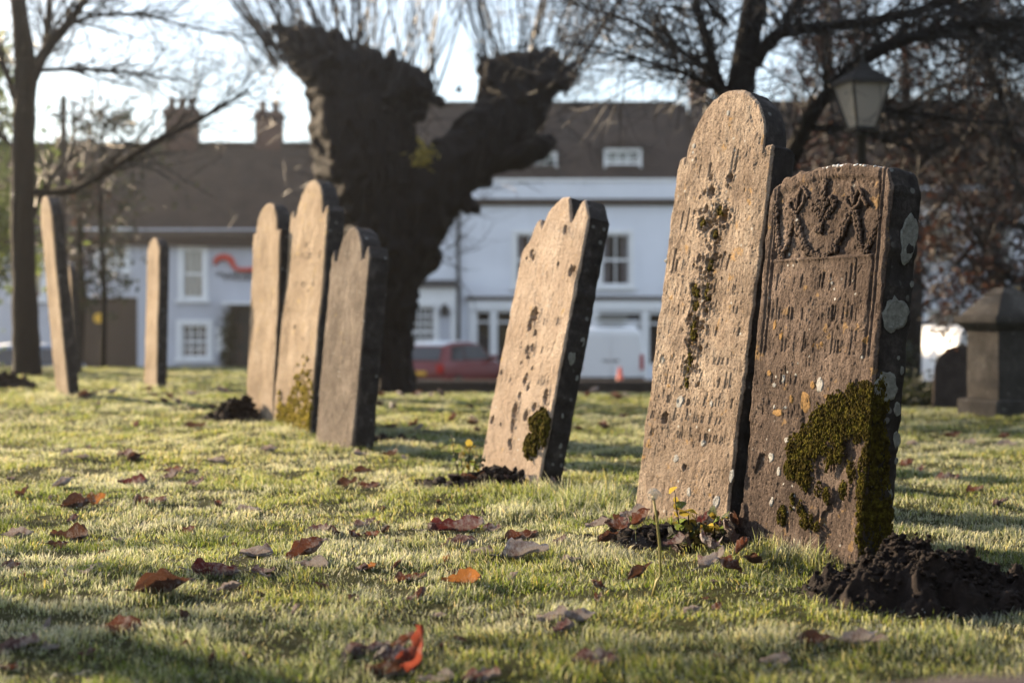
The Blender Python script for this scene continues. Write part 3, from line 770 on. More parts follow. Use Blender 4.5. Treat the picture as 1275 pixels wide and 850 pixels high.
# --- pedestal tomb
TX, TY = 4.08, 11.76
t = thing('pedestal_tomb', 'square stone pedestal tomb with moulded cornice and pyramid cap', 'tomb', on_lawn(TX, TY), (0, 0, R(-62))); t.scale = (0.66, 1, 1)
b = MB(); b.box(-.33, .33, -.33, .33, -.2, .14); bevel(b.build('base', M['stone_shaded'], t), .02)
b = MB(); b.box(-.26, .26, -.26, .26, .14, .70); bevel(b.build('die', M['stone_shaded'], t), .008)
b = MB(); b.frustum((0, 0), .54, .54, .68, .68, .70, .76); b.box(-.35, .35, -.35, .35, .761, .82); bevel(b.build('cornice', M['stone_shaded'], t), .012)
b = MB(); b.frustum((0, 0), .62, .62, .30, .30, .82, .99); b.frustum((0, 0), .30, .30, .16, .16, .992, 1.05); bevel(b.build('cap', M['stone_shaded'], t), .012)

# --- worn kerb right under the lens
t = thing('grave_kerb', 'worn stone grave kerb blurred along the bottom right edge', 'kerb', (1.18, 1.72, -0.008))
xs_ = np.linspace(-0.9, 0.9, 90); prof = [(-0.09, -0.1), (-0.09, 0.365), (-0.07, 0.385), (0.0, 0.392), (0.07, 0.385), (0.09, 0.365), (0.09, -0.1)]
V = []; 
for i, x in enumerate(xs_):
    for j, (y, z) in enumerate(prof):
        V.append((x, y + (fbm(np.array([x * 9]), np.array([j * 3.1]), 3, 3)[0] - .5) * .02, z + (fbm(np.array([x * 7]), np.array([j * 2.1]), 3, 8)[0] - .5) * .02 - 0.03 * abs(x) ** 2))
m_ = len(prof); f = [(i * m_ + j, (i + 1) * m_ + j, (i + 1) * m_ + j + 1, i * m_ + j + 1) for i in range(len(xs_) - 1) for j in range(m_ - 1)]
f.append(tuple(range(m_))); f.append(tuple(range((len(xs_) - 1) * m_ + m_ - 1, (len(xs_) - 1) * m_ - 1, -1)))
b = MB(); b.add(V, f); b.build('kerb_slab', M['kerb_stone'], t, True)

# ------------------------------------------------------------------ buildings across the street
BD = 46.4
KX = BD / F
def bx(px): return (px - 637.5) * KX
def bz(py): return CZ - (py - HZ) * KX
PZ = ROAD_Z + 0.13

def wall_with_holes(name, x0, x1, z0, z1, holes, y, thick, mat, parent):
    """a facade slab cut by rectangular openings"""
    xs_ = sorted({x0, x1, *[h[0] for h in holes], *[h[1] for h in holes]}); zs_ = sorted({z0, z1, *[h[2] for h in holes], *[h[3] for h in holes]})
    b = MB()
    for i in range(len(xs_) - 1):
        run = None
        for j in range(len(zs_) - 1):
            cx = (xs_[i] + xs_[i + 1]) / 2; cz = (zs_[j] + zs_[j + 1]) / 2
            solid = not any(h[0] < cx < h[1] and h[2] < cz < h[3] for h in holes)
            if solid and run is None: run = zs_[j]
            if run is not None and (not solid or j == len(zs_) - 2):
                end = zs_[j + 1] if solid else zs_[j]
                b.box(xs_[i], xs_[i + 1], y, y + thick, run, end); run = None
    return b.build(name, mat, parent)

def sash(parent, x0, x1, z0, z1, y, cols=2, rows=2, surround=0.12, curtains=True, sill=True):
    """sash window set into an opening"""
    w = place('window', None, parent, ((x0 + x1) / 2, y, z0)); hw = (x1 - x0) / 2; h = z1 - z0
    b = MB(); s = surround
    b.box(-hw - s, -hw, -0.05, 0.10, -0.02, h + s); b.box(hw, hw + s, -0.05, 0.10, -0.02, h + s); b.box(-hw, hw, -0.05, 0.10, h, h + s)
    b.box(-hw, -hw + .06, 0.03, 0.12, 0, h); b.box(hw - .06, hw, 0.03, 0.12, 0, h); b.box(-hw + .06, hw - .06, 0.03, 0.12, h - .06, h); b.box(-hw + .06, hw - .06, 0.03, 0.12, 0, .08)
    b.build('frame', M['paint_white'], w)
    if sill:
        b = MB(); b.box(-hw - s - .06, hw + s + .06, -0.14, 0.10, -0.12, -0.022); b.build('sill', M['paint_white'], w)
    b = MB(); b.box(-hw + .06, hw - .06, 0.04, 0.11, h / 2 - .04, h / 2 + .04); b.build('meeting_rail', M['paint_white'], w)
    iw = 2 * hw - .12
    for c in range(1, cols):
        b = MB(); x = -hw + .06 + iw * c / cols; b.box(x - .02, x + .02, 0.05, 0.10, .08, h - .06); b.build('glazing_bar', M['paint_white'], w)
    for r_ in range(1, rows):
        if r_ * 2 == rows: continue
        b = MB(); z = .08 + (h - .14) * r_ / rows; b.box(-hw + .06, hw - .06, 0.052, 0.098, z - .02, z + .02); b.build('glazing_bar', M['paint_white'], w)
    for z_0, z_1 in ((.08, h / 2 - .04), (h / 2 + .04, h - .06)):
        b = MB(); b.box(-hw + .06, hw - .06, 0.07, 0.08, z_0, z_1); b.build('pane', M['clear_glass'], w)
    b = MB(); b.box(-hw, hw, 0.55, 0.58, -.02, h); b.build('room', M['dark_room'], w)
    if curtains:
        for sx in (-1, 1):
            b = MB(); n = 9; c0 = sx * (hw - .06); c1 = sx * (hw * .42)
            pts = [(c0 + (c1 - c0) * k / n, 0.17 + 0.03 * (k % 2)) for k in range(n + 1)]
            v = [(x, yy, .02) for x, yy in pts] + [(x, yy, h - .02) for x, yy in pts]; b.add(v, [(k, k + 1, k + n + 2, k + n + 1) for k in range(n)])
            b.build('curtain', M['curtain'], w)
    return w

def pitched_roof(parent, x0, x1, y0, depth, z_eave, z_ridge, over=0.3, name='roof'):
    b = MB(); yr = y0 + depth / 2
    pr = [(y0 - over, z_eave - over * (z_ridge - z_eave) / (depth / 2)), (yr, z_ridge), (y0 + depth + over, z_eave - over * (z_ridge - z_eave) / (depth / 2))]
    n = 40
    for s in range(2):
        a, c = pr[s], pr[s + 1]
        V = []
        for i in range(n + 1):
            x = x0 + (x1 - x0) * i / n
            for j in range(9):
                q = j / 8; V.append((x, a[0] + (c[0] - a[0]) * q, a[1] + (c[1] - a[1]) * q + (vnoise(np.array([x * .5]), np.array([q * 3.]), 3)[0] - .5) * .07))
        b.add(V, [(i * 9 + j, (i + 1) * 9 + j, (i + 1) * 9 + j + 1, i * 9 + j + 1) for i in range(n) for j in range(8)])
    o = b.build(name, M['roof_tiles'], parent, False)
    m = o.modifiers.new('thick', 'SOLIDIFY'); m.thickness = 0.12; m.offset = -1
    b = MB()
    for k in range(int((x1 - x0) / .45)):
        x = x0 + k * .45; b.tube([(x, yr, z_ridge + .02), (x + .44, yr, z_ridge + .02)], [.10, .115], 8)
    r = b.build('ridge_tiles', M['roof_tiles'], o); r['kind'] = 'stuff'
    return o

def chimney(parent, x0, x1, y, z0, z1, pots):
    z0 = CZ + (z0 - CZ) * y / BD; z1 = CZ + (z1 - CZ) * y / BD
    c = place('chimney', None, parent)
    b = MB(); w = x1 - x0; b.box(x0, x1, y - .35, y + .35, z0, z1 - .25); b.box(x0 - .06, x1 + .06, y - .41, y + .41, z1 - .249, z1 - .12); b.box(x0 - .02, x1 + .02, y - .37, y + .37, z1 - .119, z1)
    b.build('stack', M['brick_chimney'], c)
    for k in range(pots):
        b = MB(); b.lathe([(.13, 0), (.11, .25), (.13, .34), (.13, .40), (.09, .40)], (0, 0), 12)
        p = b.build('chimney_pot', M['brick_chimney'], c, True); p.location = (x0 + w * (k + .5) / pots, y, z1)
    return c

# --- grey rendered inn, left
inn = thing('grey_inn', 'low grey rendered inn with brown tiled roof, red sign and dark gateway', 'building', (0, 0, 0))
x0, x1 = bx(-150), bx(408); ze = bz(296)
gate = (bx(101), bx(171), PZ, bz(370)); wU = (bx(228), bx(253), bz(372), bz(310)); wL = (bx(226), bx(259), bz(446), bz(404)); wG = (bx(124), bx(156), bz(336), bz(290)); dr = (bx(292), bx(316), PZ, bz(384))
wF = (bx(20), bx(52), bz(372), bz(310)); wF2 = (bx(355), bx(382), bz(372), bz(310)); wF3 = (bx(345), bx(385), bz(446), bz(404))
wall_with_holes('wall', x0, x1, PZ - .1, ze + .3, [gate, wU, wL, wG, dr, wF, wF2, wF3], BD, .3, M['render_grey'], inn)
b = MB(); b.box(x0, gate[0] - .05, BD - .06, BD - .003, PZ, PZ + .38); b.box(gate[1] + .05, dr[0] - .2, BD - .06, BD - .003, PZ, PZ + .38); b.box(dr[1] + .2, x1, BD - .06, BD - .003, PZ, PZ + .38); b.build('plinth', M['brick_plinth'], inn)
b = MB(); b.box(x0, x1, BD + 6, BD + 6.3, PZ - .1, ze); b.box(x0, x0 + .3, BD + .3, BD + 6, PZ - .1, ze); b.box(x1 - .3, x1, BD + .3, BD + 6, PZ - .1, ze); b.build('rear_wall', M['render_grey'], inn)
b = MB(); b.box(x0, x1, BD - .32, BD - .02, ze - .02, ze + .22); b.build('fascia_board', M['paint_brown'], inn)
rf = pitched_roof(inn, x0, x1, BD, 6.3, ze + .2, CZ - (181 - HZ) / F * (BD + 3.15), .38)
chimney(rf, bx(207) * 1.07, bx(246) * 1.07, BD + 3.3, bz(200), bz(136), 3)
chimney(rf, bx(319) * 1.07, bx(351) * 1.07, BD + 3.3, bz(200), bz(140), 2)
for w, c_, r_ in ((wU, 3, 2), (wL, 3, 4), (wG, 3, 4), (wF, 3, 2), (wF2, 3, 2), (wF3, 3, 4)): sash(inn, w[0], w[1], w[2], w[3], BD, c_, r_, .16)
g = place('gateway', None, inn)
b = MB(); b.box(gate[0], gate[1], BD + 2.4, BD + 2.5, gate[2], gate[3]); b.box(gate[0] - .02, gate[0], BD + .3, BD + 2.4, gate[2], gate[3]); b.box(gate[1], gate[1] + .02, BD + .3, BD + 2.4, gate[2], gate[3]); b.build('passage', M['dark_room'], g)
gw = (gate[1] - gate[0]) / 2
for s in (0, 1):
    for k in range(6):
        b = MB(); a = gate[0] + s * gw + k * gw / 6; b.box(a + .012, a + gw / 6 - .012, BD + .12, BD + .16, gate[2] + .05, gate[3] - .05); b.build('board', M['paint_brown'], g)
b = MB(); b.lathe([(0.16, 0), (.17, .01), (.17, .03), (.16, .04)], (0, 0), 20); p = b.build('gate_notice', M['paint_yellow'], g); p.rotation_euler = (R(90), 0, 0); p.location = (bx(122), BD + .1, bz(396))
d = place('doorway', None, inn)
b = MB(); b.box(dr[0] - .14, dr[0], BD - .10, BD + .1, PZ, dr[3] + .12); b.box(dr[1], dr[1] + .14, BD - .10, BD + .1, PZ, dr[3] + .12); b.box(dr[0], dr[1], BD - .1, BD + .1, dr[3], dr[3] + .12); b.build('door_frame', M['paint_black'], d)
b = MB(); b.box(dr[0] - .3, dr[1] + .3, BD - .6, BD - .02, dr[3] + .125, dr[3] + .21); b.build('door_hood', M['paint_white'], d)
b = MB(); b.box(dr[0], dr[1], BD + .12, BD + .17, PZ, dr[3]); b.build('door', M['paint_black'], d)
for k in range(2):
    for j in range(2):
        b = MB(); w_ = (dr[1] - dr[0]); b.box(dr[0] + .08 + k * w_ / 2, dr[0] + w_ / 2 - .05 + k * w_ / 2, BD + .10, BD + .118, PZ + .2 + j * .95, PZ + .95 + j * .85); b.build('door_panel', M['paint_brown'], d)
b = MB(); b.box(bx(269), bx(284), BD - .04, BD - .004, bz(438), bz(408)); b.build('menu_board', M['paint_white'], inn)
# sign
sg = thing('pub_sign', 'red swash and dark lettering fixed on the grey inn wall', 'sign', (0, 0, 0))
pts = [(268, 330), (269, 325), (273, 321), (279, 320), (285, 321), (289, 325), (291, 330), (293, 334), (300, 336), (308, 336), (318, 335), (330, 335), (342, 333)]
b = MB(); b.tube([(bx(x), BD - .07, bz(y)) for x, y in pts], [.05, .09, .11, .11, .11, .10, .08, .07, .07, .07, .08, .07, .03], 8)
o = b.build('swash', M['paint_red'], sg, True); 
def lettering(txt, x, y, z, size, mat, parent, name='lettering', rot=(R(90), 0, 0)):
    cu = bpy.data.curves.new(name, 'FONT'); cu.body = txt; cu.size = size; cu.extrude = .012; cu.materials.append(mat)
    o = place(name, cu, None, (x, y, z), rot); dg = bpy.context.evaluated_depsgraph_get(); me = bpy.data.meshes.new_from_object(o.evaluated_get(dg)); bpy.data.objects.remove(o)
    return place(name, me, parent, (x, y, z), rot)
lettering('THE', bx(268), BD - .03, bz(343), .16, M['paint_black'], sg)
lettering('WEST', bx(277), BD - .03, bz(349), .36, M['paint_black'], sg)
lettering('LO', bx(305), BD - .03, bz(349), .36, M['paint_black'], sg)
# climbing plant by the door
def leaf_cloud(name, mat, parent, centers, count, size, spread, seed, flat=False):
    r = np.random.default_rng(seed); C = np.asarray(centers, float)
    i = r.integers(0, len(C), count); c = C[i, :3] + r.normal(0, 1, (count, 3)) * (C[i, 3:4] if C.shape[1] > 3 else spread)
    a = r.normal(0, 1, (count, 3)); a /= np.linalg.norm(a, axis=1)[:, None]
    bb = np.cross(a, r.normal(0, 1, (count, 3))); bb /= np.linalg.norm(bb, axis=1)[:, None]
    s = size * r.uniform(.6, 1.3, (count, 1)); nrm = np.cross(a, bb)
    V = np.stack([c - a * s, c + bb * s * .5 + nrm * s * .15, c + a * s, c - bb * s * .5 + nrm * s * .15], 1).reshape(-1, 3)
    k = np.arange(count) * 4
    me = np_mesh(name, V, [np.stack([k, k + 1, k + 2], -1), np.stack([k, k + 2, k + 3], -1)], mat, False)
    return place(name, me, parent)
t = thing('climbing_plant', 'dark climbing plant trained beside the inn door', 'plant', (bx(287), BD - .15, PZ))
leaf_cloud('foliage', M['leaf_ever'], t, [(random.uniform(-.15, .12), random.uniform(-.15, .05), z, .1) for z in np.linspace(.1, 2.1, 26)], 700, .07, .1, 3)
b = MB(); b.tube([(0, 0, -.02), (.03, 0, .8), (-.02, .03, 1.6), (0, 0, 2.1)], [.03, .025, .02, .01], 6); b.build('stem', M['twig'], t)

# --- white terrace, centre
wt = thing('white_terrace', 'long white rendered terrace with parapet, two dormers and ground floor shopfront', 'building', (0, 0, 0))
x0, x1 = bx(409), bx(872); zp = bz(226)
W1 = (bx(749), bx(784), bz(356), bz(291)); W2 = (bx(642), bx(677), bz(356), bz(291)); W3 = (bx(450), bx(485), bz(356), bz(291)); W4 = (bx(838), bx(868), bz(356), bz(291))
S1 = (bx(592), bx(612), PZ + .5, bz(386)); S2 = (bx(617), bx(690), PZ + .05, bz(386)); S3 = (bx(705), bx(738), PZ + .6, bz(388)); S4 = (bx(744), bx(800), PZ + .4, bz(388)); S5 = (bx(806), bx(860), PZ + .4, bz(388))
wall_with_holes('wall', x0, x1, PZ - .1, zp, [W1, W2, W3, W4, S1, S2, S3, S4, S5], BD, .3, M['render_white'], wt)
b = MB(); b.box(x0, x1, BD + 7, BD + 7.3, PZ - .1, zp); b.box(x0, x0 + .3, BD + .3, BD + 7, PZ - .1, zp); b.box(x1 - .3, x1, BD + .3, BD + 7, PZ - .1, zp); b.build('rear_wall', M['render_white'], wt)
b = MB(); b.box(x0, x1, BD - .22, BD - .003, bz(253), bz(248)); b.box(x0, x1, BD - .12, BD - .003, bz(256), bz(253) - .003); b.build('cornice', M['paint_brown'], wt)
b = MB(); b.box(x0, x1, BD - .06, BD + .36, zp, zp + .09); b.build('parapet_coping', M['paint_white'], wt)
b = MB(); b.box(bx(580), x1, BD - .16, BD - .003, bz(373), bz(369)); b.build('string_course', M['paint_brown'], wt)
b = MB(); b.box(bx(584), x1, BD - .12, BD - .003, bz(386) + .01, bz(375)); b.build('shop_fascia', M['paint_white'], wt)
rf = pitched_roof(wt, x0, x1, BD + .32, 6.7, bz(232), CZ - (130 - HZ) / F * (BD + 3.6), 0.0)
for w in (W1, W2, W3, W4): sash(wt, w[0], w[1], w[2], w[3], BD, 2, 2, .13)
for q in (S1, S2, S3, S4, S5):
    w = place('shop_window', None, wt); hw = q[1] - q[0]
    b = MB(); b.box(q[0], q[0] + .07, BD + .02, BD + .12, q[2], q[3]); b.box(q[1] - .07, q[1], BD + .02, BD + .12, q[2], q[3]); b.box(q[0] + .07, q[1] - .07, BD + .02, BD + .12, q[3] - .08, q[3]); b.box(q[0] + .07, q[1] - .07, BD + .02, BD + .12, q[2], q[2] + .1)
    b.box(q[0] + .07, q[1] - .07, BD + .03, BD + .11, q[3] - .42, q[3] - .36); b.build('frame', M['paint_white'], w)
    b = MB(); b.box(q[0] + .07, q[1] - .07, BD + .06, BD + .07, q[2] + .1, q[3] - .08); b.build('pane', M['clear_glass'], w)
    b = MB(); b.box(q[0] - .05, q[1] + .05, BD + 1.2, BD + 1.25, q[2], q[3]); b.build('interior', M['dark_room'], w)
for xx in (588, 614.5, 697, 741, 803):
    b = MB(); b.box(bx(xx) - .09, bx(xx) + .09, BD - .10, BD - .003, PZ, bz(386)); b.build('pilaster', M['paint_white'], wt)
for xa, xb, tz, bb_ in ((752, 799, 184, 222), (655, 694, 188, 226)):
    d = place('dormer', None, wt); yd = BD + 1.1
    sash(d, bx(xa + 2) * 1.024, bx(xb - 2) * 1.024, bz(bb_) + .16, bz(tz) + .05, yd, 3, 3, .05, False)
    b = MB(); X0, X1 = bx(xa - 1) * 1.024, bx(xb + 1) * 1.024; b.box(X0, X0 + .06, yd + .12, yd + 2.2, bz(bb_) + .1, bz(tz) + .13); b.box(X1 - .06, X1, yd + .12, yd + 2.2, bz(bb_) + .1, bz(tz) + .13); b.build('cheek', M['roof_tiles'], d)
    b = MB(); b.prism([(X0 - .12, bz(tz) + .14), (X1 + .12, bz(tz) + .14), ((X0 + X1) / 2, bz(tz) + .42)], yd - .12, yd + 2.4); b.build('dormer_roof', M['roof_tiles'], d)
chimney(rf, bx(860) * 1.07, bx(882) * 1.07, BD + 3.5, bz(170), bz(100), 2)
b = MB(); b.tube([(bx(571), BD - .10, bz(246)), (bx(571), BD - .10, PZ + .1), (bx(571), BD - .25, PZ + .02)], .055, 8); b.tube([(bx(571), BD - .1, bz(262)), (bx(580), BD - .1, bz(254))], .05, 8)
b.build('drainpipe', M['paint_black'], wt)
b = MB(); b.box(bx(567), bx(575), BD - .24, BD - .01, bz(264), bz(257)); b.build('hopper', M['paint_black'], wt)
# single storey bay by the drainpipe
by = BD - 1.5
bay = thing('white_shop_bay', 'small white single-storey shop bay with gridded window beside the drainpipe', 'building', (0, 0, 0))
k_ = by / BD
q = (bx(512) * k_, bx(541) * k_, PZ + .75, CZ - (381 - HZ) / F * by)
zt = CZ - (357 - HZ) / F * by
wall_with_holes('wall', bx(470) * k_, bx(566) * k_, PZ - .1, zt, [q, (bx(547) * k_, bx(561) * k_, PZ, CZ - (385 - HZ) / F * by)], by, .2, M['paint_white'], bay)
b = MB(); b.box(bx(547) * k_, bx(561) * k_, by + .08, by + .13, PZ, CZ - (385 - HZ) / F * by); b.build('door', M['render_grey'], bay)
for xq in (bx(470) * k_, bx(566) * k_ - .2):
    b = MB(); b.box(xq, xq + .2, by + .2, BD - .02, PZ - .1, zt); b.build('side_wall', M['paint_white'], bay)
b = MB(); b.frustum(((bx(470) + bx(566)) / 2 * k_, by + .75), (bx(566) - bx(470)) * k_ + .35, 1.85, (bx(566) - bx(470)) * k_ + .1, 1.4, zt, zt + .22); b.build('roof', M['paint_black'], bay)
sash(bay, *q, by, 4, 6, .1, False)
b = MB(); b.lathe([(.05, 0), (.11, .05), (.13, .3), (.05, .38), (.02, .42)], (0, 0), 10); p = b.build('wall_lantern', M['paint_black'], bay, True); p.location = (bx(554) * k_, by - .16, CZ - (394 - HZ) / F * by)

# --- terrace on the right, mostly behind branches
rt = thing('right_terrace', 'pale terrace with dark tiled roof mostly hidden behind brown branches on the right', 'building', (0, 0, 0))
x0, x1 = bx(873), bx(1420); ze = bz(236)
hol = [(bx(c - 17), bx(c + 17), bz(330), bz(268)) for c in (930, 1010, 1095, 1170, 1240, 1330)] + [(bx(c - 20), bx(c + 20), bz(440), bz(385)) for c in (940, 1030, 1175, 1250, 1330)]
wall_with_holes('wall', x0, x1, PZ - .1, ze + .1, hol, BD, .3, M['render_white'], rt)
b = MB(); b.box(x0, x1, BD + 6, BD + 6.3, PZ - .1, ze); b.box(x1 - .3, x1, BD + .3, BD + 6, PZ - .1, ze); b.build('rear_wall', M['render_white'], rt)
pitched_roof(rt, x0, x1, BD, 6.3, ze, CZ - (129 - HZ) / F * (BD + 3.15), .35)
for w in hol: sash(rt, *w, BD, 2, 2, .1)

# ------------------------------------------------------------------ vehicles
def wheel(parent, x, y, r_=.31, w=.2):
    wv = place('wheel', None, parent, (x, y, r_), (R(90), 0, 0))
    b = MB(); b.lathe([(r_ * .62, -w / 2), (r_ * .93, -w / 2), (r_, -w / 4), (r_, w / 4), (r_ * .93, w / 2), (r_ * .62, w / 2)], (0, 0), 24); b.build('tyre', M['tyre'], wv, True)
    b = MB(); b.lathe([(.03, -w * .42), (r_ * .64, -w * .40), (r_ * .64, w * .40), (.03, w * .42)], (0, 0), 20); b.build('rim', M['alloy'], wv)

def loft(secs):
    """secs: list of rings of (x,y,z) all the same length"""
    n = len(secs[0]); v = [p for s in secs for p in s]; f = []
    for i in range(len(secs) - 1):
        for k in range(n): f.append((i * n + k, i * n + (k + 1) % n, (i + 1) * n + (k + 1) % n, (i + 1) * n + k))
    f.append(tuple(range(n - 1, -1, -1))); f.append(tuple(range((len(secs) - 1) * n, len(secs) * n)))
    return v, f

def car(label, loc, rz, paint, roof_mat=None):
    """hatchback, nose along +x, tail at -x"""
    t = thing('parked_car', label, 'car', loc, (0, 0, rz), 'vehicles parked along the street')
    L = 3.9; hw = .82
    # lower body
    st = [(-1.92, .42, .80, .70), (-1.84, .26, .92, .80), (-1.2, .22, .95, .83), (-.2, .20, .94, .84), (.9, .20, .92, .83), (1.5, .22, .82, .80), (1.85, .26, .70, .74), (1.95, .36, .60, .66)]
    secs = []
    for x, zb, zt, w in st:
        secs.append([(x, -w * .92, zb), (x, -w, zb + .16), (x, -w, zt - .14), (x, -w * .93, zt), (x, w * .93, zt), (x, w, zt - .14), (x, w, zb + .16), (x, w * .92, zb)])
    b = MB(); b.add(*loft(secs)); o = b.build('body', paint, t, True); bevel(o, .03, 2)
    # cabin
    cs = [(-1.86, .90, .94, .70, .66), (-1.52, .90, 1.38, .76, .60), (-1.1, .90, 1.46, .77, .62), (-.2, .90, 1.47, .77, .63), (.35, .90, 1.40, .76, .61), (1.05, .88, .95, .74, .70)]
    secs = [[(x, -w0, z0), (x, -w1, z1 - .03), (x, -w1 * .9, z1), (x, w1 * .9, z1), (x, w1, z1 - .03), (x, w0, z0)] for x, z0, z1, w0, w1 in cs]
    b = MB(); b.add(*loft(secs)); o = b.build('cabin', paint, t, True); bevel(o, .02, 2)
    if roof_mat:
        b = MB(); b.add(*loft([[(x, -w, z - .006), (x, -w, z + .012), (x, w, z + .012), (x, w, z - .006)] for x, z, w in ((-1.5, 1.385, .50), (-1.1, 1.462, .53), (-.2, 1.472, .54), (.3, 1.41, .52))])); b.build('roof_frost', roof_mat, t, True)
    def quad(name, pts, mat):
        b = MB(); n = len(pts); nn = (Vector(pts[1]) - Vector(pts[0])).cross(Vector(pts[2]) - Vector(pts[0])).normalized() * .012
        b.add([tuple(Vector(p) + nn) for p in pts] + [tuple(Vector(p) - nn) for p in pts], [tuple(range(n)), tuple(range(2 * n - 1, n - 1, -1))] + [(i, i + n, (i + 1) % n + n, (i + 1) % n) for i in range(n)])
        return b.build(name, mat, t)
    quad('rear_window', [(-1.845, -.60, 1.00), (-1.845, .60, 1.00), (-1.57, .53, 1.34), (-1.57, -.53, 1.34)], M['window_glass'])
    quad('windscreen', [(1.0, .64, 1.0), (1.0, -.64, 1.0), (.43, -.55, 1.375), (.43, .55, 1.375)], M['window_glass'])
    for s in (-1, 1):
        quad('side_window', [(-1.45, s * .755, .98), (-.75, s * .765, .98), (-.75, s * .655, 1.38), (-1.25, s * .645, 1.36)], M['window_glass'])
        quad('side_window', [(-.68, s * .765, .98), (.70, s * .755, .98), (.28, s * .64, 1.36), (-.68, s * .655, 1.39)], M['window_glass'])
        b = MB(); b.box(-1.93, -1.84, s * .66 - .10, s * .66 + .10, .66, .90); bevel(b.build('tail_light', M['lamp_red'], t), .02)
        b = MB(); b.box(1.80, 1.93, s * .56 - .13, s * .56 + .13, .55, .68); bevel(b.build('headlight', M['clear_glass'], t), .02)
        b = MB(); b.box(.62, .80, s * .86 - .09, s * .86 + .09, .96, 1.08); bevel(b.build('mirror', paint, t), .02)
        for x in (-1.22, 1.22): wheel(t, x, s * .74)
    b = MB(); b.box(-1.98, -1.86, -.72, .72, .34, .52); bevel(b.build('bumper', M['plastic_black'], t), .02)
    b = MB(); b.box(-1.965, -1.93, -.26, .26, .60, .71); b.build('number_plate', M['paint_yellow'], t)
    return t
def van(label, loc, rz, rack=True):
    t = thing('parked_van', label, 'van', loc, (0, 0, rz), 'vehicles parked along the street')
    st = [(-2.3, .40, 1.80, .86, .78), (-2.22, .36, 1.86, .90, .80), (-.2, .34, 1.93, .92, .80), (.75, .34, 1.86, .92, .76), (1.35, .34, 1.28, .91, .80), (2.0, .36, 1.02, .86, .76), (2.25, .42, .86, .78, .70)]
    secs = [[(x, -w * .96, zb), (x, -w, zb + .2), (x, -w, zt * .55 + .1), (x, -w1, zt - .10), (x, -w1 + .1, zt), (x, w1 - .1, zt), (x, w1, zt - .10), (x, w, zt * .55 + .1), (x, w, zb + .2), (x, w * .96, zb)] for x, zb, zt, w, w1 in st]
    b = MB(); b.add(*loft(secs)); bevel(b.build('body', M['car_white'], t, True), .03, 2)
    for s in (-1, 1):
        b = MB(); b.box(-2.34, -2.29, s * .82 - .05, s * .82 + .05, .75, 1.15); b.build('tail_light', M['lamp_red'], t)
        b = MB(); b.box(-2.325, -2.30, s * .40 - .38, s * .40 + .38, .55, 1.70); o = b.build('rear_door', M['car_white'], t); bevel(o, .01)
        b = MB(); b.box(-.012, .012, -.10, .10, 0, .03); h = b.build('handle', M['plastic_black'], o); h.location = (-2.335, s * .12, .98)
        b = MB(); b.box(.55, 1.1, s * .845 - .02, s * .845 + .02, 1.12, 1.55); b.build('side_window', M['window_glass'], t)
        for x in (-1.35, 1.45): wheel(t, x, s * .80, .33)
    b = MB(); b.box(-2.42, -2.26, -.88, .88, .34, .56); bevel(b.build('bumper', M['plastic_black'], t), .02)
    if rack:
        for x in (-1.8, -.9, 0.):
            b = MB(); b.tube([(x, -.75, 1.90), (x, -.75, 2.04), (x, .75, 2.04), (x, .75, 1.90)], .025, 6); b.build('rack_bar', M['frost_white'], t)
        b = MB(); b.box(-2.0, .4, -.45, .35, 2.07, 2.16); b.build('rack_load', M['lichen'], t)
    return t
def at_road(px, d): return ((px - 637.5) / F * d, d, ROAD_Z + .002)
car('red hatchback with frosted roof, rear towards us behind the low wall', at_road(566, 39.5), R(62), M['car_red'], M['frost_white'])
van('white van with roof rack parked tail-on beyond the leaning gravestone', at_road(757, 40.0), R(88))
car('dark car with bright windscreen at the left edge behind the tree', at_road(4, 35.0), R(-150), M['car_dark'], M['frost_white'])
van('white van glimpsed between the carved gravestone and the pedestal tomb', at_road(1176, 36.0), R(100), False)
# traffic cone
t = thing('traffic_cone', 'orange traffic cone standing behind the low wall by the white van', 'cone', (P(772, 470, 34).x, 34, ROAD_Z))
b = MB(); b.box(-.2, .2, -.2, .2, 0, .05); b.build('base', M['plastic_black'], t)
b = MB(); b.lathe([(.16, .05), (.11, .40), (.035, .95)], (0, 0), 16); b.build('cone_body', M['cone_orange'], t, True)
b = MB(); b.lathe([(.128, .30), (.098, .52), (.094, .52), (.12, .30)], (0, 0), 16); b.build('reflective_band', M['frost_white'], t, True)

# ------------------------------------------------------------------ lantern post
LX, LY = (1073 - 637.5) / F * 13.1, 13.1
t = thing('lamp_post', 'black lamp post with tapered pale glass lantern behind the carved gravestone', 'lamp post', (LX, LY, float(gz(LX, LY))), (0, 0, R(14)))
zb = CZ - (163 - HZ) / F * 13.1 - float(gz(LX, LY)); zt = CZ - (105 - HZ) / F * 13.1 - float(gz(LX, LY))
b = MB(); b.lathe([(.11, -.1), (.11, .5), (.07, .56), (.055, .6), (.045, 1.6), (.04, zb - .06), (.07, zb - .05), (.05, zb)], (0, 0), 14); b.build('post', M['paint_black'], t, True)
hb, ht = .092, .19
for s in range(4):
    a = R(90 * s); c_, s_ = math.cos(a), math.sin(a)
    def rot(x, y, z): return (x * c_ - y * s_, x * s_ + y * c_, z)
    b = MB(); b.add([rot(-hb + .012, -hb + .004, zb + .03), rot(hb - .012, -hb + .004, zb + .03), rot(ht - .014, -ht + .004, zt - .012), rot(-ht + .014, -ht + .004, zt - .012)], [(0, 1, 2, 3)])
    o = b.build('glass_pane', M['lantern_glass'], t); m = o.modifiers.new('thick', 'SOLIDIFY'); m.thickness = .004
    b = MB(); b.tube([rot(-hb, -hb, zb), rot(-ht, -ht, zt)], .012, 6); b.build('frame_bar', M['paint_black'], t)
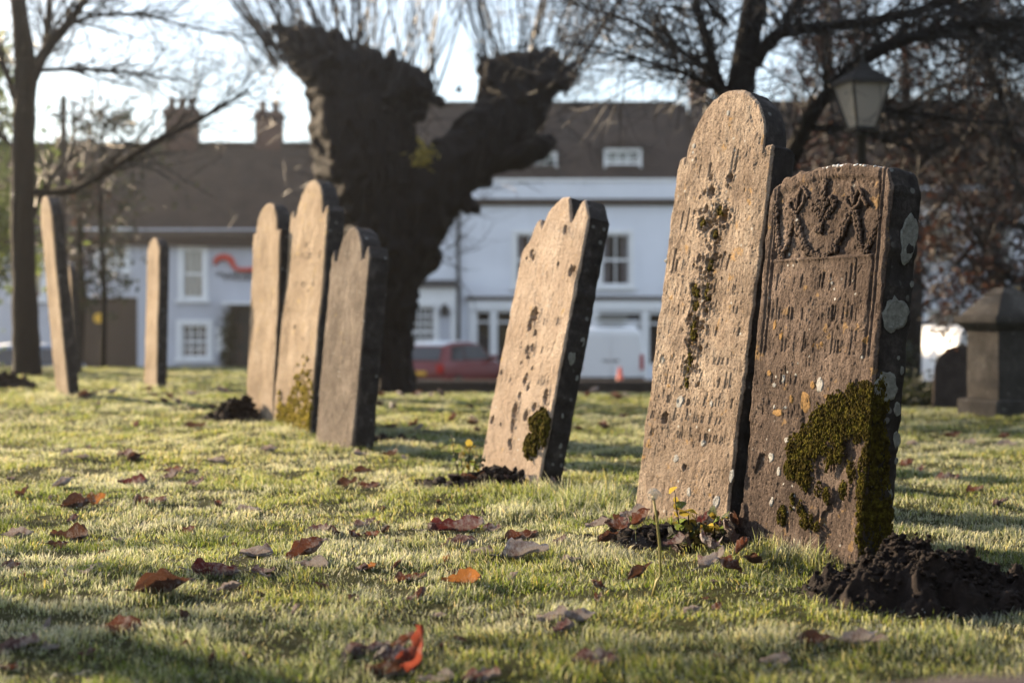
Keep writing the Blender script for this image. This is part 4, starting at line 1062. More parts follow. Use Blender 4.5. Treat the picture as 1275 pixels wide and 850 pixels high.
b = MB(); b.frustum((0, 0), 2 * hb + .05, 2 * hb + .05, 2 * hb + .05, 2 * hb + .05, zb - .002, zb + .03); b.build('lantern_base', M['paint_black'], t)
b = MB(); b.frustum((0, 0), 2 * ht + .06, 2 * ht + .06, 2 * ht + .06, 2 * ht + .06, zt - .012, zt + .02); b.frustum((0, 0), 2 * ht + .04, 2 * ht + .04, .16, .16, zt + .021, zt + .13); b.frustum((0, 0), .14, .14, .10, .10, zt + .131, zt + .19)
b.lathe([(.02, zt + .19), (.03, zt + .22), (.01, zt + .26)], (0, 0), 8); b.build('lantern_roof', M['paint_black'], t)

# ------------------------------------------------------------------ trees
def wander(p, d, L, r0, r1, n, wob, rnd, lift=0.0):
    pts = [Vector(p)]; d = Vector(d).normalized(); rad = [r0]
    for k in range(n):
        d = (d + Vector((rnd.gauss(0, wob), rnd.gauss(0, wob), rnd.gauss(0, wob) + lift))).normalized()
        pts.append(pts[-1] + d * (L / n)); rad.append(r0 + (r1 - r0) * (k + 1) / n)
    return pts, rad, d

def twigs(b, p, d, L, r, depth, rnd, wob=.16, lift=.03, kids=(3, 5), ends=None, spread=.75):
    pts, rad, _ = wander(p, d, L, r, r * .45, 5 if depth > 0 else 3, wob, rnd, lift)
    b.tube(pts, rad, 5 if r > .02 else 3, False)
    if ends is not None and depth <= 1: ends += [tuple(q) for q in pts[1:]]
    if depth == 0: return
    for k in range(rnd.randint(*kids)):
        i = rnd.randint(1, len(pts) - 1); dd = (pts[i] - pts[i - 1]).normalized()
        nd = (dd + Vector((rnd.gauss(0, spread), rnd.gauss(0, spread), rnd.gauss(0, spread)))).normalized()
        twigs(b, pts[i], nd, L * rnd.uniform(.45, .7), max(rad[i] * .6, .0025), depth - 1, rnd, wob, lift, kids, ends, spread)

def limb_px(b, pts, d, rad, n=7):
    """a limb through photograph points; d one distance or one for each point"""
    dd = d if hasattr(d, '__len__') else [d] * len(pts)
    P3 = [P(x, y, q) for (x, y), q in zip(pts, dd)]
    # smooth resample
    out = []; ro = []
    for i in range(len(P3) - 1):
        p0 = P3[max(i - 1, 0)]; p1 = P3[i]; p2 = P3[i + 1]; p3 = P3[min(i + 2, len(P3) - 1)]
        for k in range(5):
            t_ = k / 5
            out.append(.5 * ((2 * p1) + (p2 - p0) * t_ + (2 * p0 - 5 * p1 + 4 * p2 - p3) * t_ ** 2 + (3 * p1 - p0 - 3 * p2 + p3) * t_ ** 3))
            ro.append(rad[i] + (rad[i + 1] - rad[i]) * t_)
    out.append(P3[-1]); ro.append(rad[-1])
    b.tube(out, [q * random.uniform(.92, 1.08) for q in ro], n); return out, ro

# --- big pollard
PD = 22.0
def pollard():
    base = P(487, 470, PD); gzv = float(gz(base.x, PD))
    t = thing('pollard_tree', 'massive dark pollarded tree with knobbly fists and upright shoots behind the graves', 'tree', (0, 0, 0))
    b = MB(); rnd = random.Random(5); k = PD / F
    def chain(pts, n=10):
        for (x0, y0, r0, e0), (x1, y1, r1, e1) in zip(pts[:-1], pts[1:]):
            for i in range(n):
                q = i / n; p = P(x0 + (x1 - x0) * q, y0 + (y1 - y0) * q, PD + e0 + (e1 - e0) * q); b.blob(p, (r0 + (r1 - r0) * q) * k, 2, .06)
    chain([(488, 520, 36, 0), (488, 480, 30, 0), (489, 400, 28, 0), (487, 350, 40, 0), (483, 310, 56, 0), (476, 270, 62, 0), (462, 220, 68, 0), (452, 170, 66, 0), (440, 120, 56, 0), (418, 88, 44, 0), (385, 62, 32, 0), (362, 48, 14, 0)])
    chain([(455, 150, 50, 0), (490, 110, 40, .3), (505, 122, 36, .3), (520, 112, 20, .3)], 6)
    chain([(430, 100, 42, .2), (450, 88, 34, .3), (466, 82, 18, .4)], 6)
    chain([(488, 320, 44, 0), (520, 262, 44, -.2), (556, 218, 38, -.3), (600, 178, 40, -.3), (638, 138, 44, -.2), (648, 108, 42, -.2), (670, 95, 32, -.2), (695, 92, 16, -.2)])
    chain([(630, 130, 40, 0), (620, 92, 24, .2), (640, 78, 16, 0)], 5)
    chain([(600, 195, 30, 0), (650, 190, 22, -.4), (690, 172, 10, -.8)], 6)
    chain([(520, 250, 38, 0), (512, 330, 28, .3), (530, 315, 26, .4)], 5)
    chain([(500, 260, 40, .8), (470, 190, 50, 1.0)], 5)
    for q in range(150):     # burrs
        x, y = rnd.choice([(440, 130), (470, 200), (500, 270), (560, 215), (640, 120), (430, 90), (500, 120), (660, 100), (480, 310), (610, 170)])
        b.blob(P(x + rnd.gauss(0, 20), y + rnd.gauss(0, 17), PD + rnd.uniform(-.7, .5)), rnd.uniform(5, 14) * k, 1, .25)
    for x, y, s_, f in ((365, 44, 16, -.4), (395, 52, 20, -.3), (420, 58, 20, -.1), (445, 68, 18, .1), (500, 86, 18, .1), (525, 100, 10, .3), (620, 84, 14, -.3), (645, 72, 16, 0), (670, 74, 16, .2), (695, 88, 10, .5)):
        for q in range(9):      # cut stubs on the heads
            p = P(x + rnd.gauss(0, s_ * .7), y + rnd.uniform(4, 16), PD + rnd.gauss(0, .4)); d = Vector((f + rnd.gauss(0, .4), rnd.gauss(0, .4), 1)).normalized(); l = rnd.uniform(.12, .36); r0 = rnd.uniform(.05, .10)
            b.tube([p - d * .15, p + d * l * .6, p + d * l], [r0 * 1.4, r0, r0 * .8], 8)
    me = b.mesh('trunk', None); o = bpy.data.objects.new('tmp', me); col.objects.link(o)
    m = o.modifiers.new('r', 'REMESH'); m.mode = 'VOXEL'; m.voxel_size = .042; m.use_smooth_shade = True
    dg = bpy.context.evaluated_depsgraph_get(); ev = o.evaluated_get(dg); me2 = bpy.data.meshes.new_from_object(ev); bpy.data.objects.remove(o)
    n = len(me2.vertices); co = np.empty(n * 3, np.float32); me2.vertices.foreach_get('co', co); co = co.reshape(-1, 3)
    no = np.empty(n * 3, np.float32); me2.vertices.foreach_get('normal', no); no = no.reshape(-1, 3)
    dsp = (fbm(co[:, 0] * 4 + co[:, 1] * 3, co[:, 2] * 2.2, 4, 4) - .5) * .13 + (vnoise(co[:, 0] * 13 + co[:, 1] * 7, co[:, 2] * 8, 6) - .5) * .09 - .07 * (1 - np.abs(2 * fbm(co[:, 0] * 9 + co[:, 1] * 9, co[:, 2] * 1.3, 3, 44) - 1) * 3).clip(0, 1)
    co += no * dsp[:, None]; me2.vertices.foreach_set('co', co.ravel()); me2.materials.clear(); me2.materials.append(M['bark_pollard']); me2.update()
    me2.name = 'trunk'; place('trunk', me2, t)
    # upright shoots
    b = MB(); rnd = random.Random(15); tips = []
    heads = [(362, 44, 16, -.5), (385, 55, 20, -.35), (415, 62, 22, -.15), (440, 70, 20, -.05), (462, 72, 14, .05), (500, 92, 22, .1), (525, 104, 12, .25), (615, 82, 14, -.25), (640, 72, 18, -.05), (665, 74, 20, .12), (692, 86, 14, .35), (705, 100, 6, .6), (350, 70, 8, -.7)]
    for x, y, s, f in heads:
        for q in range(20):
            p = P(x + rnd.gauss(0, s * .7), y + rnd.gauss(6, 6), PD + rnd.gauss(0, .5))
            d = Vector((f + rnd.gauss(0, .22), rnd.gauss(0, .28), 1)); L = rnd.uniform(1.2, 3.4)
            r0 = rnd.choice([.006, .008, .010, .014, .024])
            pts, rad, _ = wander(p, d, L, r0, .004, 6, .05, rnd, .05); b.tube(pts, rad, 4 if r0 > .02 else 3, False)
            for z in range(rnd.randint(1, 4)):
                i = rnd.randint(1, 5); dd = (pts[i + 1] - pts[i]).normalized() + Vector((rnd.gauss(0, .5), rnd.gauss(0, .5), .3))
                w, rr_, _ = wander(pts[i], dd, rnd.uniform(.3, 1.0), .006, .003, 3, .1, rnd, .03); b.tube(w, rr_, 3, False)
    # drooping side twigs
    for q in range(150):
        x, y = rnd.choice([(360, 80), (345, 110), (420, 200), (430, 260), (560, 240), (600, 210), (690, 140), (700, 110), (650, 190), (545, 300), (520, 150)])
        p = P(x + rnd.gauss(0, 10), y + rnd.gauss(0, 18), PD + rnd.gauss(0, .5)); sgn = -1 if x < 470 else 1
        twigs(b, p, (sgn * rnd.uniform(.2, 1.2), rnd.gauss(0, .5), rnd.uniform(-.4, .8)), rnd.uniform(.4, 1.3), .009, 1, rnd, .16, .02, (1, 3))
    o = b.build('crown', M['twig_red'], t)
    leaf_cloud('leaf_tuft', M['leaf_yellow'], t, [(*P(527, 194, PD - 1.35), .09)], 60, .07, .1, 8)
pollard()

def tree(name, label, build, mat=None, seed=1, leaf=None):
    t = thing(name, label, 'tree', (0, 0, 0)); tb = MB(); cb = MB(); rnd = random.Random(seed); ends = []
    build(tb, cb, rnd, ends)
    tb.build('trunk', M['bark'], t, True); cb.build('crown', mat or M['twig'], t)
    if leaf: leaf(t, ends)
    return t

# --- bare tree at the left edge
def left_tree(tb, cb, rnd, ends):
    D = 17.5
    limb_px(tb, [(34, 480), (33, 440), (30, 350), (28, 250), (30, 150), (32, 90), (26, 30), (18, -40), (12, -140)], D, [.21, .165, .15, .145, .14, .14, .105, .09, .05], 12)
    L = [([(36, 95), (60, 60), (88, 25), (108, -5), (130, -60)], [.075, .065, .055, .045, .02], 0), ([(30, 120), (52, 78), (60, 30), (62, -30)], [.06, .05, .045, .02], .4), ([(40, 240), (90, 236), (130, 215), (190, 178), (250, 148), (310, 112)], [.055, .05, .045, .038, .028, .014], -.6),
         ([(44, 88), (100, 86), (160, 90), (210, 98), (240, 100)], [.032, .026, .02, .012, .006], .3), ([(70, 40), (110, 22), (170, 18), (230, 32), (290, 44), (335, 42)], [.03, .024, .018, .014, .01, .005], -.3), ([(20, 130), (8, 90), (-5, 60), (-30, 40)], [.045, .04, .03, .02], 0),
         ([(24, 200), (5, 170), (-20, 160)], [.03, .02, .02], .2), ([(35, 290), (60, 225), (95, 190)], [.028, .02, .008], .5)]
    for pts, rad, e in L:
        out, ro = limb_px(tb, pts, [D + e * k / 3 for k in range(len(pts))], rad, 6)
        for k in range(len(out) * 2):
            i = rnd.randint(2, len(out) - 1); d = (out[i] - out[i - 1]).normalized()
            twigs(cb, out[i], d + Vector((rnd.gauss(0, .6), rnd.gauss(0, .6), rnd.gauss(.15, .6))), rnd.uniform(.4, 1.3), min(ro[i] * .5, .012), 2, rnd, .18, .01, (2, 4), None, .6)
tree('bare_tree', 'bare dark tree at the left edge with one long low branch reaching right', left_tree, None, 3)

# --- bare tree behind the tall stone
def right_tree(tb, cb, rnd, ends):
    D = 14.0
    limb_px(tb, [(938, 560), (936, 500), (930, 350), (925, 200), (922, 120), (930, 60), (940, 0), (950, -80)], D, [.19, .15, .14, .135, .14, .13, .12, .10], 12)
    L = [([(918, 150), (897, 110), (882, 60), (870, 15), (862, -30)], [.07, .06, .05, .045, .03], 0), ([(940, 80), (965, 45), (1010, 35), (1075, 28), (1140, 15), (1200, -8), (1260, -30)], [.07, .06, .055, .05, .045, .04, .03], -.6),
         ([(975, 210), (1010, 145), (1050, 95), (1100, 60), (1160, 40), (1220, 30), (1290, 25)], [.085, .08, .07, .06, .05, .04, .03], -.8), ([(930, 240), (975, 215), (1000, 160)], [.08, .085, .085], -.1),
         ([(1140, 48), (1200, 45), (1240, 60), (1290, 85)], [.04, .035, .03, .02], .3), ([(1000, 160), (1060, 160), (1100, 175), (1140, 185)], [.04, .03, .02, .01], .4), ([(905, 120), (860, 95), (800, 75), (760, 62), (700, 52)], [.03, .024, .018, .012, .006], -.3),
         ([(890, 90), (840, 60), (790, 30), (740, 12), (700, 0)], [.03, .024, .02, .014, .008], .5), ([(1180, -5), (1225, 60), (1245, 120), (1262, 180)], [.04, .035, .03, .02], .4), ([(960, 60), (985, 20), (1005, -20)], [.04, .035, .03], .4), ([(905, 30), (880, 0), (870, -40)], [.025, .02, .02], -.4),
         ([(1040, 105), (1075, 130), (1130, 140), (1200, 150), (1275, 155)], [.03, .026, .02, .014, .01], -.4)]
    for pts, rad, e in L:
        out, ro = limb_px(tb, pts, [D + e * k / 3 for k in range(len(pts))], rad, 6)
        for k in range(int(len(out) * 3.4)):
            i = rnd.randint(1, len(out) - 1); d = (out[i] - out[i - 1]).normalized()
            twigs(cb, out[i], d * .8 + Vector((rnd.gauss(0, .6), rnd.gauss(0, .6), rnd.gauss(.1, .6))), rnd.uniform(.4, 1.2), min(ro[i] * .5, .012), 2, rnd, .18, .01, (2, 4), None, .6)
tree('bare_tree', 'bare spreading tree whose trunk rises directly behind the tallest round-headed gravestone', right_tree, None, 9)

# --- brown-leaved beech on the right
def beech(tb, cb, rnd, ends):
    D = 15.5
    limb_px(tb, [(1330, 520), (1325, 400), (1310, 250), (1300, 120), (1290, -40)], D, [.2, .16, .14, .12, .08], 10)
    L = [([(1318, 330), (1270, 280), (1230, 290), (1190, 330)], .05), ([(1305, 220), (1250, 170), (1200, 170), (1150, 200), (1125, 250)], .05), ([(1300, 150), (1240, 110), (1180, 105), (1130, 130)], .045), ([(1315, 300), (1275, 350), (1240, 330), (1215, 290), (1200, 250)], .04),
         ([(1295, 60), (1230, 20), (1160, 20), (1100, 60)], .045), ([(1310, 250), (1260, 230), (1205, 225), (1160, 270), (1140, 320)], .04), ([(1318, 330), (1290, 355), (1250, 365), (1225, 352)], .03), ([(1300, 100), (1260, 60), (1220, 70), (1180, 80)], .03)]
    for pts, r0 in L:
        e = rnd.uniform(-1.2, 1.2)
        out, ro = limb_px(tb, pts, [D + e * k / 3 for k in range(len(pts))], [r0 * (1 - .8 * k / len(pts)) for k in range(len(pts))], 6)
        for k in range(len(out) * 3):
            i = rnd.randint(1, len(out) - 1); d = (out[i] - out[i - 1]).normalized()
            twigs(cb, out[i], d * .7 + Vector((rnd.gauss(0, .7), rnd.gauss(0, .7), rnd.gauss(-.1, .6))), rnd.uniform(.4, .95), .008, 2, rnd, .2, -.02, (2, 4), ends, .6)
def beech_leaves(t, ends):
    r = random.Random(2); pick = r.sample(ends, min(len(ends), 2600))
    o = leaf_cloud('leaves', M['leaf_hang'], t, [(*p, .05) for p in pick], 5000, .042, .05, 21); o['kind'] = 'stuff'
tree('beech_tree', 'beech tree holding rusty brown dead leaves at the right edge above the tomb', beech, M['twig_red'], 14, beech_leaves)

# --- tall brown trees in the distance
def far_tree(px, d, top, width, seed, label, leafy, mat=None, girth=1.0):
    def bld(tb, cb, rnd, ends):
        x = P(px, 0, d).x; zb = -1.4 if d > 31 else float(gz(x, d)); H = P(px, top, d).z - zb; w = width / F * d
        tb.tube([(x, d, zb), (x + .1, d, zb + H * .3), (x, d, zb + H * .65), (x - .1, d, zb + H * .98)], [.22 * girth, .18 * girth, .11 * girth, .02], 8)
        for k in range(70):
            q = rnd.uniform(.22, .98); a = rnd.uniform(0, 6.28); l = w * (1.05 - q * .75) * rnd.uniform(.5, 1.1)
            twigs(cb, (x, d, zb + H * q), (math.cos(a), math.sin(a), .55), l, .03 * (1.1 - q), 2, rnd, .14, .03, (3, 5), ends, .6)
    def lf(t, ends):
        r = random.Random(seed); pick = r.sample(ends, min(len(ends), leafy))
        o = leaf_cloud('leaves', mat or M['leaf_hang'], t, [(*p, .12) for p in pick], leafy * 2, .075, .1, seed); o['kind'] = 'stuff'
    return tree('tree', label, bld, M['twig_red'], seed, lf if leafy else None)
far_tree(1035, 28, -60, 95, 31, 'reddish brown tree towering behind the lantern', 2600)
far_tree(1130, 25, -40, 120, 37, 'dense dark leafless tree between the lantern and the beech', 0)
far_tree(1235, 33, -20, 110, 32, 'distant twiggy tree behind the beech at the right edge', 700)
far_tree(96, 27, 118, 62, 39, 'fine twiggy leafless tree in front of the left end of the inn roof', 250, None, .42)
far_tree(-30, 24, 60, 120, 33, 'tree with olive leaves at the extreme left edge', 2600, M['leaf_green'])
# tree just out of the picture whose twigs dapple the foreground
def side_tree(tb, cb, rnd, ends):
    x, y = -7.2, 8.5; z = float(gz(x, y))
    tb.tube([(x, y, z - .1), (x, y, z + 1.2), (x + .1, y - .1, z + 3), (x, y, z + 5.5), (x, y, z + 7)], [.22, .17, .14, .09, .03], 10)
    for k in range(46):
        q = rnd.uniform(1.6, 6.6); a = rnd.uniform(0, 6.28)
        twigs(cb, (x, y, z + q), (math.cos(a), math.sin(a), .35), rnd.uniform(1.2, 2.3), .03, 3, rnd, .14, .02, (3, 4), None, .6)
tree('bare_tree', 'bare twiggy tree standing just outside the left edge of the lawn view', side_tree, None, 57)
# slender young tree in front of the gateway
def sap(tb, cb, rnd, ends):
    d = 23.0; x = P(128, 0, d).x; zb = float(gz(x, d))
    tb.tube([(x, d, zb - .1), (x + .03, d, zb + 1.2), (x - .05, d, zb + 2.6), (x, d, zb + 4.2)], [.05, .045, .03, .01], 6)
    for k in range(46):
        q = rnd.uniform(.9, 4.1); a = rnd.uniform(0, 6.28)
        twigs(cb, (x, d, zb + q), (math.cos(a), math.sin(a), .3), rnd.uniform(.4, 1.0), .01, 2, rnd, .15, -.02, (2, 4), ends, .6)
def sapl(t, ends):
    r = random.Random(6); pick = r.sample(ends, min(900, len(ends))); o = leaf_cloud('leaves', M['leaf_ever'], t, [(*p, .06) for p in pick], 1500, .05, .06, 61); o['kind'] = 'stuff'
tree('young_tree', 'slender young tree in front of the dark gateway of the grey inn', sap, M['twig'], 41, sapl)
# thin pole
t = thing('street_pole', 'thin dark pole rising beside the left tree above the roofs', 'pole', (P(79, 0, 21).x, 21, 0))
b = MB(); b.tube([(0, 0, -.1), (0, 0, 2.2), (0, 0, 4.02)], [.05, .045, .04], 8); b.build('shaft', M['paint_brown'], t)
b = MB(); b.lathe([(.045, 4.02), (.055, 4.04), (.02, 4.1)], (0, 0), 10); b.build('finial', M['lichen'], t)

# --- evergreen shrubs in shade on the right
def shrub(label, px, d, w, h, n, mat, seed, name='shrub', z0=None):
    x = P(px, 0, d).x; z = float(gz(x, d)) if z0 is None else z0
    t = thing(name, label, 'shrub', (x, d, z)); r = random.Random(seed)
    b = MB(); c = []
    for k in range(24):
        a = r.uniform(0, 6.28); q = r.random(); e = (math.cos(a) * w * q * .5, math.sin(a) * w * .5 * q, h * r.uniform(.3, 1) * (1 - .4 * q))
        b.tube([(0, 0, -.05), (e[0] * .4, e[1] * .4, e[2] * .6), e], [.015, .01, .004], 4, False); c.append((*e, .13 * w))
        c.append((e[0] * .7, e[1] * .7, e[2] * .5, .16 * w))
    b.build('stems', M['twig'], t); o = leaf_cloud('foliage', mat, t, c, n, .04, .1, seed); o['kind'] = 'stuff'
shrub('low dark shrub between the carved stone and the tomb', 1140, 15.0, .9, .26, 1100, M['leaf_ever'], 71)
shrub('dark evergreen bush behind the carved gravestone', 1122, 17.0, .5, .95, 1100, M['leaf_ever'], 72)
shrub('dark shrub behind the pedestal tomb at the right edge', 1262, 14.5, 1.4, .8, 1800, M['leaf_ever'], 73)
shrub('sunlit yellow green bush above the pedestal tomb', 1262, 14.0, .55, 1.22, 900, M['leaf_yellow'], 74)
shrub('dark bush at the left edge behind the bare tree', -60, 20.0, 1.0, 1.9, 1800, M['leaf_green'], 75)

# --- dark yews added out of view to block sky light and deepen shade
def yew(x, y, h, w, seed, label):
    r = random.Random(seed); z = float(gz(x, y)); t = thing('sky_blocker_yew', label, 'tree', (x, y, z)); b = MB(); c = []
    b.tube([(0, 0, -.1), (.1, 0, 1.0), (0, .1, h * .5), (0, 0, h * .9)], [.4, .32, .2, .05], 10)
    for k in range(60):
        q = r.uniform(.12, 1.0); a = r.uniform(0, 6.28); e = w * (1 - .55 * q) * math.sqrt(r.random()); p = (math.cos(a) * e, math.sin(a) * e, h * q)
        b.tube([(0, 0, h * q * .8), (p[0] * .6, p[1] * .6, p[2] - .05), p], [.07, .04, .015], 5, False); c.append((*p, .42))
    b.build('trunk', M['bark'], t, True); leaf_cloud('crown', M['leaf_ever'], t, c, 9000, .20, .3, seed)
for i, (x, y, h, w, l) in enumerate([(6.2, 2.2, 6.5, 2.6, 'unseen yew added past the right edge to block sky light'), (8.6, 7.2, 7.0, 2.7, 'unseen yew added right of the pedestal tomb to block sky light'), (5.0, -4.0, 7.5, 3.0, 'unseen yew added behind the camera on the right to block sky light'), (-0.5, -6.5, 7.5, 3.2, 'unseen yew added directly behind the camera to block sky light'), (-6.0, -5.5, 7.0, 3.0, 'unseen yew added behind the camera on the left to block sky light')]):
    yew(x, y, h, w, 300 + i, l)

# ------------------------------------------------------------------ soil heaps
def heap(name, label, px, py, rx, ry, h, clods, seed, cat='molehill', size=(.012, .035)):
    p = hit(px, py); z = float(gz(p.x, p.y)); t = thing(name, label, cat, (p.x, p.y, z))
    n = 120 if clods > 1000 else 44; V = []; r = random.Random(seed)
    def hz(x, y):
        q = np.sqrt((x / rx) ** 2 + (y / ry) ** 2) * (1 + .35 * (fbm(x * 5 + seed, y * 5, 3, seed) - .5))
        return h * (1 - ss(.1, 1.0, q)) + (fbm(x * 14, y * 14, 3, seed + 1) - .5) * .15 * (1 - ss(.7, 1.0, q)) * min(1, h / .1) + np.abs(fbm(x * 26, y * 26, 3, seed + 4) - .5) * .11 * (1 - ss(.75, 1.05, q)) * min(1, h / .1) - .02 * ss(.85, 1.05, q)
    g = np.linspace(-1.1, 1.1, n); X, Y = np.meshgrid(g * rx, g * ry); Z = hz(X, Y) + gz(X + p.x, Y + p.y) - z - .006
    i = (np.arange(n - 1)[:, None] * n + np.arange(n - 1)[None]).ravel()
    place('mound', np_mesh('mound', np.stack([X, Y, Z], -1).reshape(-1, 3), np.stack([i, i + 1, i + n + 1, i + n], -1), M['soil']), t)
    b = MB()
    for k in range(clods):
        a = r.uniform(0, 6.28); q = min(1.3, abs(r.gauss(0, .6))); x = math.cos(a) * q * rx; y = math.sin(a) * q * ry
        s = r.uniform(*size) * r.uniform(.5, 1.1)
        b.blob((x, y, float(hz(np.array(x), np.array(y)) + gz(x + p.x, y + p.y)) - z + s * .3), (s, s * r.uniform(.7, 1), s * r.uniform(.6, .95)), 1, .34)
    o = b.build('clods', M['soil'], t, False); o['kind'] = 'stuff'
    return (p.x, p.y, rx, ry)
bare = [heap('molehill', 'dark crumbly molehill in front of the carved mossy gravestone', 1150, 745, .42, .30, .12, 1700, 3, size=(.003, .013)),
        heap('molehill', 'low brown soil heap at the foot of the group of three gravestones', 296, 522, .26, .2, .10, 160, 4),
        heap('molehill', 'black soil heap at the left edge beyond the lawn', 8, 484, .38, .25, .11, 160, 5),
        heap('soil_patch', 'strip of bare earth under the short grey gravestone', 455, 553, .38, .2, .03, 160, 6, 'soil'),
        heap('soil_patch', 'bare earth and debris around the foot of the leaning middle gravestone', 620, 602, .40, .22, .035, 260, 7, 'soil'),
        heap('soil_patch', 'dark earth between the two near gravestones and the dandelion', 868, 672, .36, .22, .03, 240, 8, 'soil')]

# ------------------------------------------------------------------ grass
def grass():
    r = np.random.default_rng(5)
    bands = [(1.9, 3.2, 10000), (3.2, 4.2, 14000), (4.2, 5.6, 15000), (5.6, 7.2, 10000), (7.2, 9.5, 6000), (9.5, 13, 3200), (13, 20, 1500)]
    X = []; Y = []
    for a, b_, den in bands:
        w1 = .37 * b_ + .7; n = int((b_ - a) * 2 * w1 * den)
        y = r.uniform(a, b_, n); x = r.uniform(-w1, w1, n); k = np.abs(x) < .37 * y + .7; X.append(x[k]); Y.append(y[k])
    X = np.concatenate(X); Y = np.concatenate(Y)
    # thin the turf in patches
    pt = fbm(X * 2.2, Y * 2.2, 3, 31); clump = fbm(X * 9, Y * 9, 2, 33)
    keep = r.random(len(X)) < np.clip(-.15 + 1.7 * clump + .6 * (pt - .5), .10, 1)
    for cx, cy, rx, ry in bare: keep &= (((X - cx) / rx) ** 2 + ((Y - cy) / ry) ** 2 > .75 + .35 * r.random(len(X))) | (r.random(len(X)) < .03)
    X = X[keep]; Y = Y[keep]; pt = pt[keep]; clump = clump[keep]; n = len(X)
    Z = gz(X, Y)
    L = (.008 + .030 * clump ** 1.8 + .012 * pt) * r.uniform(.5, 1.5, n) * (1 + .015 * np.clip(Y - 5, 0, 10))
    # longer tufts round the stones
    for cx, cy, rad, k in ((.36, 6.05, .26, 2.2), (.85, 4.88, .20, 1.2), (1.35, 4.35, .25, 1.0), (.1, 6.55, .25, 1.0), (.55, 5.25, .2, .8), (1.3, 4.9, .3, 1.2), (.30, 6.3, .2, 1.2), (-.9, 8.6, .4, .7), (-4.1, 12.6, .5, 1.2), (-3.7, 14.3, .5, 1.0), (-1.6, 9.7, .4, .8), (1.1, 4.25, .3, .6)):
        L *= 1 + k * np.exp(-((X - cx) ** 2 + (Y - cy) ** 2) / (rad * rad)) * r.uniform(.3, 1.2, n)
    w = r.uniform(.0009, .0017, n) * (1 + .15 * np.clip(Y - 4, 0, 12))
    az = r.uniform(0, 2 * np.pi, n); lean = np.abs(r.normal(.55, .5, n)); la = r.uniform(0, 2 * np.pi, n)
    fa = fbm(X * 3, Y * 3, 2, 55) * 6.28 * 2; la = np.where(r.random(n) < .4, fa, la)
    dx, dy = np.cos(la), np.sin(la); sx, sy = np.cos(az), np.sin(az)
    b0 = np.stack([X, Y, Z - .004], -1); S_ = np.stack([sx * w, sy * w, w * 0], -1)
    m = b0 + np.stack([dx * L * lean * .35, dy * L * lean * .35, L * .55], -1)
    tp = b0 + np.stack([dx * L * lean, dy * L * lean, L * (1 - .25 * np.clip(lean, 0, 1.5))], -1)
    V = np.stack([b0 - S_, b0 + S_, m + S_ * .8, m - S_ * .8, tp], 1).reshape(-1, 3)
    k = np.arange(n) * 5
    me = np_mesh('grass', V, [np.stack([k, k + 1, k + 2, k + 3], -1), np.stack([k + 3, k + 2, k + 4], -1)], M['grass'])
    tip = np.tile([0, 0, .55, .55, 1.0], n).astype(np.float32)
    rnd = np.clip(.15 + .5 * fbm(X * 1.4, Y * 1.4, 3, 71) + r.normal(0, .18, n), 0, 1)
    straw = r.random(n) < .06; rnd[straw] = 1.0
    fz = np.clip(.20 + .6 * ss(.36, .70, fbm(X * 3.1 + 7, Y * 3.1, 4, 81)) + r.normal(0, .3, n), 0, 1)
    fr = np.repeat(fz, 5) * (.10 + .90 * tip) * .85
    for nm, a in (('tip', tip), ('rnd', np.repeat(rnd, 5)), ('frost', fr)):
        at = me.attributes.new(nm, 'FLOAT', 'POINT'); at.data.foreach_set('value', np.asarray(a, np.float32))
    o = place('grass', me); tag(o, 'short frosted turf covering the churchyard lawn', 'grass', kind='stuff')
    print('blades', n)
grass()

def clover():
    r = np.random.default_rng(9); n = 9000; Y = r.uniform(2.4, 8, n); X = r.uniform(-1, 1, n) * (.37 * Y + .4)
    k = (fbm(X * 1.7 + 3, Y * 1.7, 3, 91) > .54) & (r.random(n) < .8); X = X[k]; Y = Y[k]; n = len(X); Z = gz(X, Y) + r.uniform(.008, .024, n)
    s = r.uniform(.004, .009, n); V = []; Fs = []; a0 = r.uniform(0, 6.28, n)
    for j in range(3):
        a = a0 + j * 2.094; dx, dy = np.cos(a) * s, np.sin(a) * s; tz = r.uniform(-.3, .5, n) * s
        V.append(np.stack([np.stack([X, Y, Z], -1), np.stack([X + dx * .8 - dy * .5, Y + dy * .8 + dx * .5, Z + tz], -1), np.stack([X + dx * 1.5, Y + dy * 1.5, Z + tz], -1), np.stack([X + dx * .8 + dy * .5, Y + dy * .8 - dx * .5, Z + tz], -1)], 1).reshape(-1, 3))
    V = np.concatenate(V); q = np.arange(len(V) // 4) * 4
    o = place('clover', np_mesh('clover', V, np.stack([q, q + 1, q + 2, q + 3], -1), M['leaf_green'], False)); tag(o, 'patches of small clover leaves growing through the turf', 'clover', kind='stuff')
clover()
def dew():
    r = np.random.default_rng(19); n = 5200; Y = 2.3 + 6.5 * r.random(n) ** 1.2; X = r.uniform(-1, 1, n) * (.37 * Y + .3); Z = gz(X, Y) + r.uniform(.012, .036, n)
    v, f = ICO1; s = r.uniform(.0006, .0015, n) * (1 + .1 * np.clip(Y - 4, 0, 5))
    V = (v[None] * s[:, None, None] + np.stack([X, Y, Z], -1)[:, None]).reshape(-1, 3); Fs = (f[None] + (np.arange(n) * len(v))[:, None, None]).reshape(-1, 3)
    m_ = NT('dew'); m_.color((0.75, 0.78, 0.8)); m_.set(0.12, 0.6, 0.8)
    o = place('dew', np_mesh('dew', V, Fs, m_.m, True)); tag(o, 'tiny melting frost beads glinting on the grass tips', 'dew', kind='stuff')
dew()

